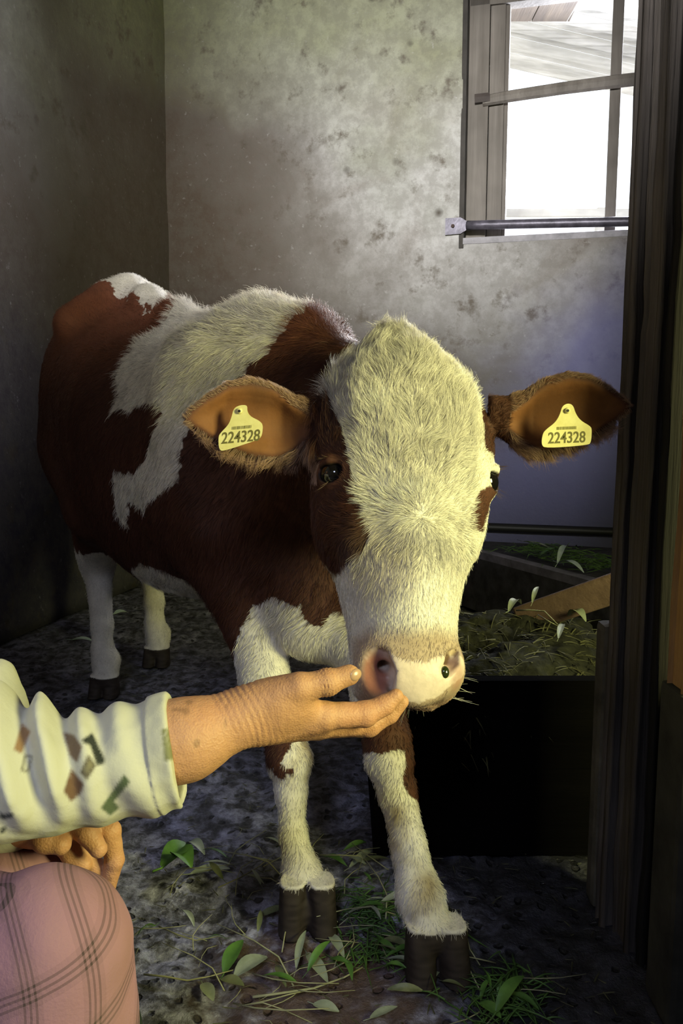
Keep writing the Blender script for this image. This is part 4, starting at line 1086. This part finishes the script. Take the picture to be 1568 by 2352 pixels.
# cloth coordinates for the plaid
hgt = np.where(pv[:, 1] < .84, 1, 0); kk = np.where(hgt[:, None] == 1, K1, K2)
rel = pv-kk; ang = np.arctan2(rel[:, 1]+.02, rel[:, 2]+.10); along = rel[:, 0]-rel[:, 2]*.55
uu = (rel@unit([.55, -.62, -.56])); vv_ = (rel@unit([.42, .25, .87]))
pa = unit([.80, -.02, .28]); pb = np.cross(pa, [0, 1, 0]); pb = unit(pb); uu = rel@np.array([1, .45, .10])+.25*rel[:, 2]**2/.1; vv_ = rel@np.array([-.34, -.40, .94])+.35*rel[:, 0]**2/.1
t = NT('pink_plaid_cloth'); ua, va = t.attr('cloth_u').outputs['Fac'], t.attr('cloth_v').outputs['Fac']
def band(c, per, offs, w):
    out = None
    for o_ in offs:
        m = t.math('ABSOLUTE', t.math('SUBTRACT', t.math('FRACT', t.math('ADD', t.math('DIVIDE', c, per), .5-o_)), .5)); s_ = t.math('LESS_THAN', m, w/per)
        out = s_ if out is None else t.math('MAXIMUM', out, s_)
    return out
P_ = .058
bu = band(ua, P_, (.33, .42, .51), .0011); bv = band(va, P_, (.33, .42, .51), .0011); tot = t.math('MINIMUM', t.math('ADD', t.math('MULTIPLY', bu, .5), t.math('MULTIPLY', bv, .5)), 1)
wu = band(ua, P_, (.42,), .011); wv2 = band(va, P_, (.42,), .011)
c = t.mix(t.math('MULTIPLY', t.math('ADD', wu, wv2), .22), (.29, .145, .175), (.15, .08, .095)); c = t.mix(tot, c, (.045, .028, .032))
c = t.mix(t.math('MULTIPLY', t.noise(30, 5), .3), c, (.20, .14, .09)); t.base(c); t.rough(.92); t.set(Specular_IOR_Level=.1); t.bump(t.noise(260, 3), .3, .002)
mesh_np('trousers', pv, pq, t.m, person, True, {'cloth_u': uu, 'cloth_v': vv_})
for kx, ky in ((-.30, .71), (-.44, .98)):
    BF = Field(); BF.chain([(kx, ky, .20), (kx, ky, .07)], [.066, .052], .02); BF.chain([(kx-.02, ky, .055), (kx+.06, ky, .05), (kx+.14, ky, .042)], [.054, .050, .040], .03)
    BF.add(lambda P: P[:, 2]-.002, (kx-.3, ky-.2, -.2), (kx+.3, ky+.2, .1), .01, 's')
    v_, q_, n_ = surface(BF, .009); v_[:, 2] = np.maximum(v_[:, 2], .0); mesh_np('rubber_boot', v_, q_, plain('green_rubber', (.03, .045, .03), .4), person, True)
# hair of the person
HF = Field(); HF.ell((-.755, .875, 1.055), (.108, .090, .112), None, .02); HF.ell((-.655, .875, 1.0), (.07, .075, .085), None, .02, 's'); HF.ell((-.82, .875, .99), (.05, .06, .06), None, .03)
v_, q_, n_ = surface(Bumpy(HF, lambda P: .004*vnoise(P*[1, 1, .4], 60, 130)), .006); mesh_np('hair', v_, q_, plain('grey_hair', (.22, .19, .16), .6, 0, 60, .4, .6), person, True)
# ================================================================ manger, beam, fodder
M_DARKW = wood('tarred_manger_boards', (.0018, .0015, .0015), (.004, .0033, .003), 0, 20, .06, 1, .8); M_DARKW.node_tree.nodes['Principled BSDF'].inputs['Specular IOR Level'].default_value = .05
M_CONC = plain('damp_concrete', (.045, .042, .055), .8, 0, 16, .6, 1.0)
mg = tag(empty('feed_manger', (.35, 1.75, 0)), 'low black timber manger full of fodder behind the calf forelegs', 'manger')
X0, X1, Y0_, Y1_, ZM = .060, .405, 1.47, 2.10, .345
m = MB()
for k in range(2): m.box((X0, Y0_, .0+k*.172), (1.2, Y0_+.03, .171+k*.172), bev=.001)
m.build('front_board', M_DARKW, mg)
m = MB(); m.box((X0, Y0_+.03, 0), (X0+.028, Y1_, ZM-.004), bev=.004); m.build('end_board', M_DARKW, mg)
m = MB(); m.box((X0, Y1_, 0), (1.2, Y1_+.03, ZM-.06), bev=.004); m.build('back_board', M_DARKW, mg)
m = MB(); m.box((X0+.03, Y0_+.03, .03), (1.2, Y1_, .06)); m.build('manger_floor', M_DARKW, mg)
# raised concrete feed ledge along the back wall
A_ = at(1040, 1251, 3.40); B_ = at(1385, 1342, 2.72); hz = .25
def onz(px, py, z):
    p0 = np.array([0, 0, CAMH]); d = at(px, py, 1)-p0; return p0+d*((z-CAMH)/d[2])
A_, B_ = onz(1040, 1251, hz), onz(1385, 1342, hz); dn = unit(np.array([B_[1]-A_[1], -(B_[0]-A_[0]), 0])); dn = -dn if dn[0] < 0 else dn
A2 = A_+(A_-B_)*.35; B2 = B_+(B_-A_)*.5
A2 = A_+(A_-B_)*.06; m = MB(); q1 = WC+WE*1.46-WN*.03; q2 = np.array([1.74, 3.40]); q3 = np.array([1.74, 2.45]); poly = [tuple(A2[:2]), tuple(B2[:2]), tuple(q3), tuple(q2), tuple(q1)]
m.prism([(p[0]+.0, p[1]) for p in poly], .22, lambda p: np.array([p[0], p[1], p[2]])); led = empty('feed_ledge', (1.0, 3.1, 0)); m.build('slab', M_CONC, led)
m = MB(); m.prism([tuple(A2[:2]), tuple(B2[:2]), tuple((B2+dn*.05)[:2]), tuple((A2+dn*.05)[:2])], .03, lambda p: np.array([p[0], p[1], p[2]+.2205])); m.build('kerb', plain('pale_kerb', (.15, .14, .20), .7, 0, 18, .4, .8), led)
tag(led, 'raised dark concrete feeding ledge with a pale kerb below the window wall', 'ledge')
m = MB(); pp = [onz(x_, y_, .30) for x_, y_ in ((1030, 1222), (1250, 1234), (1480, 1246))]
pp = [np.array([*(WC+WE*tt-WN*.03), .285]) for tt in (.6, 1.4, 2.2, 3.0)]
tag(m.tube(pp, .020, 8).build('water_pipe', plain('black_pipe', (.012, .012, .012), .5), None, True), 'black pipe running along the foot of the back wall', 'pipe')
# brown beam lying across the fodder
b0, b1 = at(1200, 1422, 1.93), at(1470, 1330, 1.75)
m = MB(); d_ = unit(b1-b0); u_ = unit(np.cross(d_, [0, 0, 1])); w2 = np.cross(u_, d_)
m.box((0, -.030, -.033), (float(np.linalg.norm(b1-b0)), .030, .033), M=lambda p: b0+d_*p[0]+u_*p[1]+w2*p[2], bev=.006)
tag(m.build('wooden_beam', wood('brown_beam_wood', (.18, .11, .08), (.34, .22, .16), 0, 12, .3, .75, .5)), 'reddish brown squared beam resting slantwise on the fodder beside the post', 'beam')
# ---------------------------------------------------------------- blades, stalks and leaves
def leaf_mesh(name, L, w, mat, bend=.25, fold=.3, twist=0, stem=.25, n=9):
    """one lance-shaped leaf with a midrib and a short stem, lying along +x"""
    m = MB(); 
    for i in range(n):
        t_ = i/(n-1); hw = w*math.sin(math.pi*min(t_*.92+.05, 1))**.8*(1-.25*t_); x_ = L*t_; zc = bend*L*t_*(1-t_)*1.6
        for k, yy in enumerate((-1, -.5, 0, .5, 1)):
            tw = twist*t_; y_ = yy*hw; z_ = zc+abs(yy)*hw*fold; m.v.append((x_, y_*math.cos(tw)-0*z_, z_+y_*math.sin(tw)))
    for i in range(n-1):
        for k in range(4): a = i*5+k; m.f.append((a, a+1, a+6, a+5))
    lo = len(m.v); m.tube([(-L*stem, 0, .001), (0, 0, 0), (L*.5, 0, bend*L*.4-.0005), (L*.9, 0, bend*L*.14)], [w*.07, w*.075, w*.05, w*.02], 5)
    me = bpy.data.meshes.new(name); me.from_pydata(m.v, [], m.f); me.polygons.foreach_set('use_smooth', [True]*len(me.polygons)); me.materials.append(mat); return me
def leafmat(name, c1, c2, tr=.25):
    t = NT(name); t.base(t.ramp(t.noise(30, 4), [(.3, c1), (.7, c2)])); t.rough(.5); t.set(Specular_IOR_Level=.4); t.b.inputs['Transmission Weight'].default_value = 0; t.bump(t.noise(150, 3), .3, .002); return t.m
M_LP = leafmat('pale_leaf_underside', (.20, .23, .15), (.34, .37, .27)); M_LG = leafmat('green_leaf', (.05, .12, .02), (.11, .23, .04)); M_LD = leafmat('wilted_leaf', (.07, .085, .035), (.20, .21, .10)); M_ST = leafmat('stalk', (.22, .22, .11), (.40, .38, .22)); M_BL = leafmat('bluish_leaf', (.36, .46, .42), (.52, .62, .58))
def lay(me, name, p, yaw, label, cat='leaf', group=None, tilt=(0, 0), lift=.004):
    o = bpy.data.objects.new(name, me); COL.objects.link(o); o.location = (p[0], p[1], p[2]+lift); o.rotation_euler = (tilt[0], tilt[1], yaw); tag(o, label, cat, group); return o
def g(px, py, z=0): p = onz(px, py, z); return p
def pix_leaf(a, b, w, mat, label, name='leaf', z=0, bend=.2, fold=.3, cat='leaf', tilt=(0, 0), twist=0):
    p, q = g(*a, z), g(*b, z); L = float(np.linalg.norm(q-p)); w = w*.78
    return lay(leaf_mesh(name, L, w, mat, bend, fold, twist), name, p, math.atan2(q[1]-p[1], q[0]-p[0]), label, cat, None, tilt)
pix_leaf((372, 1998), (455, 1962), .040, M_LG, 'broad bright green leaf on the muck, left of the white foreleg', 'broad_leaf', 0, .5, .5)
pix_leaf((400, 1968), (440, 1998), .030, M_LG, 'small bright green leaf folded over the broad one', 'broad_leaf', .012, .5, .6)
pix_leaf((430, 1942), (470, 1968), .016, M_LP, 'pale curled leaf just behind the bright green leaf', z=.01, bend=.6)
pix_leaf((438, 2012), (528, 2000), .018, M_LP, 'long pale green leaf lying below the bright green leaf', bend=.15)
pix_leaf((540, 2248), (614, 2204), .022, M_LP, 'pale willow leaf at the tip of the sprig near the bottom', bend=.25)
pix_leaf((515, 2240), (560, 2186), .018, M_LG, 'upright green leaf on the sprig near the bottom', bend=.3, tilt=(0, -.3))
pix_leaf((508, 2255), (560, 2270), .014, M_LD, 'dark green leaf under the sprig near the bottom')
pix_leaf((705, 2195), (752, 2262), .015, M_LP, 'narrow pale leaf bending towards the bottom, below the near hoof', bend=.1)
pix_leaf((720, 2312), (778, 2330), .015, M_LP, 'pale oval leaf at the bottom edge below the near hoof', bend=.1)
pix_leaf((755, 2150), (790, 2205), .012, M_LP, 'pale leaf lying against the toes of the near hoof', bend=.2)
pix_leaf((850, 2345), (912, 2318), .010, M_LP, 'thin pale leaf at the bottom edge right of centre', bend=.1)
pix_leaf((465, 2265), (490, 2305), .014, M_LP, 'small pale triangular leaf on the wet muck by the trousers', bend=.2)
pix_leaf((905, 2215), (995, 2240), .013, M_LD, 'curved yellow green leaf in front of the far forehoof', bend=.4)
pix_leaf((870, 2170), (950, 2195), .012, M_LD, 'wilted green leaf between the two forehooves', bend=.5)
pix_leaf((1140, 2330), (1205, 2275), .014, M_LG, 'bright green blade standing in the bottom grass tuft', bend=.4, z=.02, tilt=(0, -.3))
pix_leaf((1100, 2310), (1150, 2345), .014, M_LG, 'broad green leaf low in the bottom grass tuft', bend=.3, z=.01)
pix_leaf((165, 1472), (215, 1476), .020, M_BL, 'bluish pale leaf on the dark floor left of the hind leg', z=0, bend=.2)
pix_leaf((262, 1412), (292, 1408), .03, M_BL, 'bluish leaf on the floor between the hind legs', z=0, bend=.2)
pix_leaf((1280, 1296), (1302, 1272), .016, M_BL, 'pale bluish leaf lifted off the concrete ledge', z=.26, bend=.3, tilt=(0, -.1))
pix_leaf((1283, 1296), (1340, 1318), .020, M_BL, 'pale bluish leaf drooping over the kerb of the ledge', z=.26, bend=.3)
pix_leaf((1202, 1246), (1265, 1262), .014, M_LP, 'narrow pale leaf lying on the ledge below the pipe', z=.25, bend=.1)
pix_leaf((1240, 1278), (1290, 1268), .016, M_LG, 'dark green leaf in the grass on the ledge', z=.25, bend=.3)
pix_leaf((1305, 1418), (1345, 1432), .020, M_LP, 'pale cupped leaf on the fodder below the beam', z=.37, bend=.8)
pix_leaf((1168, 1408), (1196, 1392), .014, M_LP, 'small white leaf at the end of the beam', z=.40, bend=.6)
pix_leaf((1222, 1388), (1236, 1372), .008, M_LP, 'tiny pale leaf poking up over the beam', z=.42, bend=.3, tilt=(0, -.3))
pix_leaf((1282, 1470), (1294, 1438), .010, M_LP, 'short pale leaf hanging in the fodder', z=.37, bend=.2)
def stalk(pts, r, label, mat=None, z=.006, name='stalk'):
    P = [g(x_, y_, zz) if len(pts[0]) == 3 else g(x_, y_, z) for (x_, y_, *rest_) in pts for zz in [rest_[0] if rest_ else z]]
    m = MB(); m.tube(P, [r*.7*(1-.5*i/(len(P)-1)) for i in range(len(P))], 6); return tag(m.build(name, mat or M_ST, None, True), label, 'stalk')
stalk([(330, 2238), (380, 2243), (430, 2252), (480, 2243), (535, 2228)], .0022, 'long thin stalk of the sprig running left to the trousers')
stalk([(1185, 1402, .39), (1215, 1401, .395), (1250, 1404, .40), (1268, 1422, .39), (1284, 1438, .38), (1304, 1444, .37)], .0028, 'pale arching stalk on the fodder in front of the beam')
stalk([(1235, 1412, .38), (1262, 1428, .385), (1285, 1440, .37)], .0022, 'short pale stalk crossing under the arching one')
stalk([(580, 2290), (640, 2282), (720, 2270), (790, 2245), (832, 2222)], .003, 'long yellowish stalk curving along the bottom of the floor')
stalk([(735, 1964, .05), (780, 1964, .05), (828, 1966, .045), (832, 1972, .04), (820, 2010, .01)], .0018, 'thin bent straw sticking out between the forelegs')
stalk([(365, 2128), (410, 2148), (450, 2160), (505, 2150)], .002, 'thin straw on the wet muck right of the knee')
# strewn leaves and straws: each its own object
protos = [leaf_mesh('willow_leaf', .085, .0085, M_LP, .25, .35, .4), leaf_mesh('willow_leaf', .07, .009, M_LD, .3, .3, -.5), leaf_mesh('willow_leaf', .06, .007, M_LG, .4, .3, .6), leaf_mesh('willow_leaf', .10, .006, M_LD, .3, .4, .8)]
def straw_mesh(L, r, k):
    m = MB(); m.tube([(0, 0, 0), (L*.3, .05*L*k, .006), (L*.6, .02*L*k, .004), (L, -.07*L*k, .001)], [r, r, r*.8, r*.5], 5); me = bpy.data.meshes.new('straw'); me.from_pydata(m.v, [], m.f); me.polygons.foreach_set('use_smooth', [True]*len(me.polygons)); me.materials.append(M_ST); return me
straws = [straw_mesh(.10, .0010, 1), straw_mesh(.14, .0012, -1.5), straw_mesh(.07, .0009, 2)]
rs = random.Random(7)
SPOT = [((850, 2080), 60, 55, 9), ((900, 2190), 80, 45, 9), ((690, 2260), 110, 60, 6), ((790, 1990), 45, 45, 6), ((560, 2010), 80, 60, 7), ((1140, 2310), 90, 40, 8), ((450, 2140), 90, 80, 3), ((620, 2130), 60, 60, 3), ((980, 2290), 60, 40, 4)]
PLACE = ['on the grass between the two forehooves', 'just in front of the far forehoof', 'on the bare earth below the near forehoof', 'on the straw behind the gap between the forelegs', 'beside the big green leaves left of the near foreleg', 'around the grass tuft at the bottom edge', 'on the wet muck beside the trousers', 'on the muck left of the near forehoof', 'on the dark floor between forehoof and grass tuft']
KIND = [(protos[0], 'pale'), (protos[1], 'wilted dull green'), (protos[2], 'fresh green'), (protos[3], 'long narrow wilted')]
for ci, ((cx_, cy_), sx_, sy_, n_) in enumerate(SPOT):
    for k in range(n_):
        p = g(cx_+rs.gauss(0, sx_*.55), cy_+rs.gauss(0, sy_*.55)); kd = rs.random()
        me, word = KIND[2] if (ci in (0, 1, 5) and kd < .55) else rs.choice(KIND)
        lab = word+' willow leaf lying '+PLACE[ci]
        o = lay(me, 'willow_leaf', p, rs.uniform(0, 6.28), lab, 'leaf', word+' leaves '+PLACE[ci], (rs.uniform(-.4, .4), rs.uniform(-.35, .1)), rs.uniform(.003, .014)); o.scale = [rs.uniform(.5, .95)]*3
SP2 = [((560, 1980), 'behind the big green leaves'), ((650, 2020), 'against the near foreleg'), ((800, 2010), 'between the forelegs'), ((700, 2250), 'below the near forehoof'), ((900, 2150), 'in front of the far foreleg'), ((1100, 2280), 'by the grass tuft at the bottom'), ((500, 2120), 'on the wet muck right of the knee'), ((620, 2290), 'at the bottom edge left of the reddish earth')]
for k in range(72):
    (cx_, cy_), pl_ = SP2[k % 8]; p = g(cx_+rs.gauss(0, 80), cy_+rs.gauss(0, 40)); si = (k//8) % 3; word = ('short curved', 'long bent', 'tiny crooked')[si]
    o = lay(straws[si], 'straw', p, rs.uniform(0, 6.28), word+' straw strewn '+pl_, 'straw', word+' straws strewn '+pl_, (0, rs.uniform(-.25, 0)), .004); o.scale = [rs.uniform(.5, 1.2)]*3
# uncountable grass: tufts and the fodder heap
def grass(name, centers, n, mat, label, L=(.03, .09), w=.0016, up=.6, mound=None, cat='grass'):
    V = []; Fq = []
    for k in range(n):
        c, sx_, sy_, sz_ = centers[k % len(centers)]
        p = np.array([c[0]+RNG.normal(0, sx_), c[1]+RNG.normal(0, sy_), c[2]+abs(RNG.normal(0, sz_))]); l = RNG.uniform(*L); a = RNG.uniform(0, 6.28)
        d = np.array([math.cos(a), math.sin(a), RNG.uniform(-.2, up)]); d = unit(d); s_ = unit(np.cross(d, [0, 0, 1])); cur = np.array([0, 0, -RNG.uniform(.1, .6)])
        b = len(V); hw = w*RNG.uniform(.5, 1.5)
        for j in range(5):
            t_ = j/4; q = p+d*l*t_+cur*l*t_*t_; q[2] = max(q[2], c[2]+.002 if mound is None else .01); ww = hw*(1-t_**2)+.0002
            V += [tuple(q-s_*ww), tuple(q+np.array([0, 0, ww*.8])), tuple(q+s_*ww), tuple(q-np.array([0, 0, ww*.5]))]
        for j in range(4):
            for e in range(4): Fq.append((b+j*4+e, b+j*4+(e+1) % 4, b+j*4+4+(e+1) % 4, b+j*4+4+e))
    m = MB(); m.v = V; m.f = Fq; o = m.build(name, mat, None, True); return tag(o, label, cat, None, 'stuff')
M_G1 = leafmat('tuft_green', (.035, .08, .015), (.085, .17, .035)); M_HAY = leafmat('dull_hay', (.035, .036, .016), (.13, .125, .06))
grass('grass_tuft', [(g(850, 2085), .03, .03, .006), (g(895, 2180), .045, .03, .005)], 260, M_G1, 'green grass trodden between the two forehooves', (.02, .06), .0013, .5)
grass('grass_tuft', [(g(1140, 2315), .04, .025, .008), (g(1190, 2290), .02, .02, .008)], 150, M_G1, 'bright green tuft of grass at the bottom edge', (.02, .07), .0014, .7)
grass('ledge_grass', [(g(1310, 1285, .25), .07, .05, .012), (g(1380, 1300, .25), .06, .04, .012), (g(1250, 1265, .25), .08, .05, .008)], 420, M_G1, 'dark green grass scattered on the concrete ledge', (.03, .09), .0022, .4)
hc = [((x_, y_, .06), .06, .08, .11) for x_ in (.16, .26, .36, .46) for y_ in (1.55, 1.70, 1.85, 2.0)]
# heap body under the blades
FH = Field()
for x_, y_, r_ in ((.22, 1.62, .13), (.34, 1.66, .14), (.45, 1.72, .15), (.20, 1.86, .14), (.36, 1.92, .16), (.50, 1.90, .16)): FH.ell((x_, y_, .20), (r_, r_, r_*.95), None, .06)
def hb(P): return .012*vnoise(P, 22, 140)+.007*vnoise(P, 60, 141)
hv, hq_, hn = surface(Bumpy(FH, hb), .009)
hv[:, 0] = np.clip(hv[:, 0], X0+.03, .62); hv[:, 1] = np.clip(hv[:, 1], Y0_+.035, Y1_-.005); hv[:, 2] = np.maximum(hv[:, 2], .065)
fod = tag(mesh_np('fodder_heap', hv, hq_, plain('dark_fodder', (.018, .018, .010), .95, 0, 60, .8, 1.0), None, True), 'heap of dark green fodder filling the manger under the beam', 'fodder', None, 'stuff')
top = hn[:, 2] > .25; idx = np.nonzero(top)[0]
cs = [(hv[i]+[0, 0, -.004], .004, .004, .004) for i in RNG.choice(idx, 700)]
grass('loose_fodder', cs, 1400, M_HAY, 'loose grass blades lying on top of the fodder heap', (.03, .08), .0014, .35, 1, 'fodder')
cs = [(g(1060+RNG.uniform(-10, 320), 1390+RNG.uniform(0, 110), .36), .02, .02, .01) for k in range(60)]
# crumbs of straw trodden into the floor
cs = [(np.array([RNG.uniform(-.9, .6), RNG.uniform(.9, 2.6), .0]), .02, .02, .002) for k in range(500)]
grass('straw_crumbs', cs, 1300, M_HAY, 'crumbs of chopped straw trodden into the muck floor', (.006, .03), .0009, .2, None, 'straw')
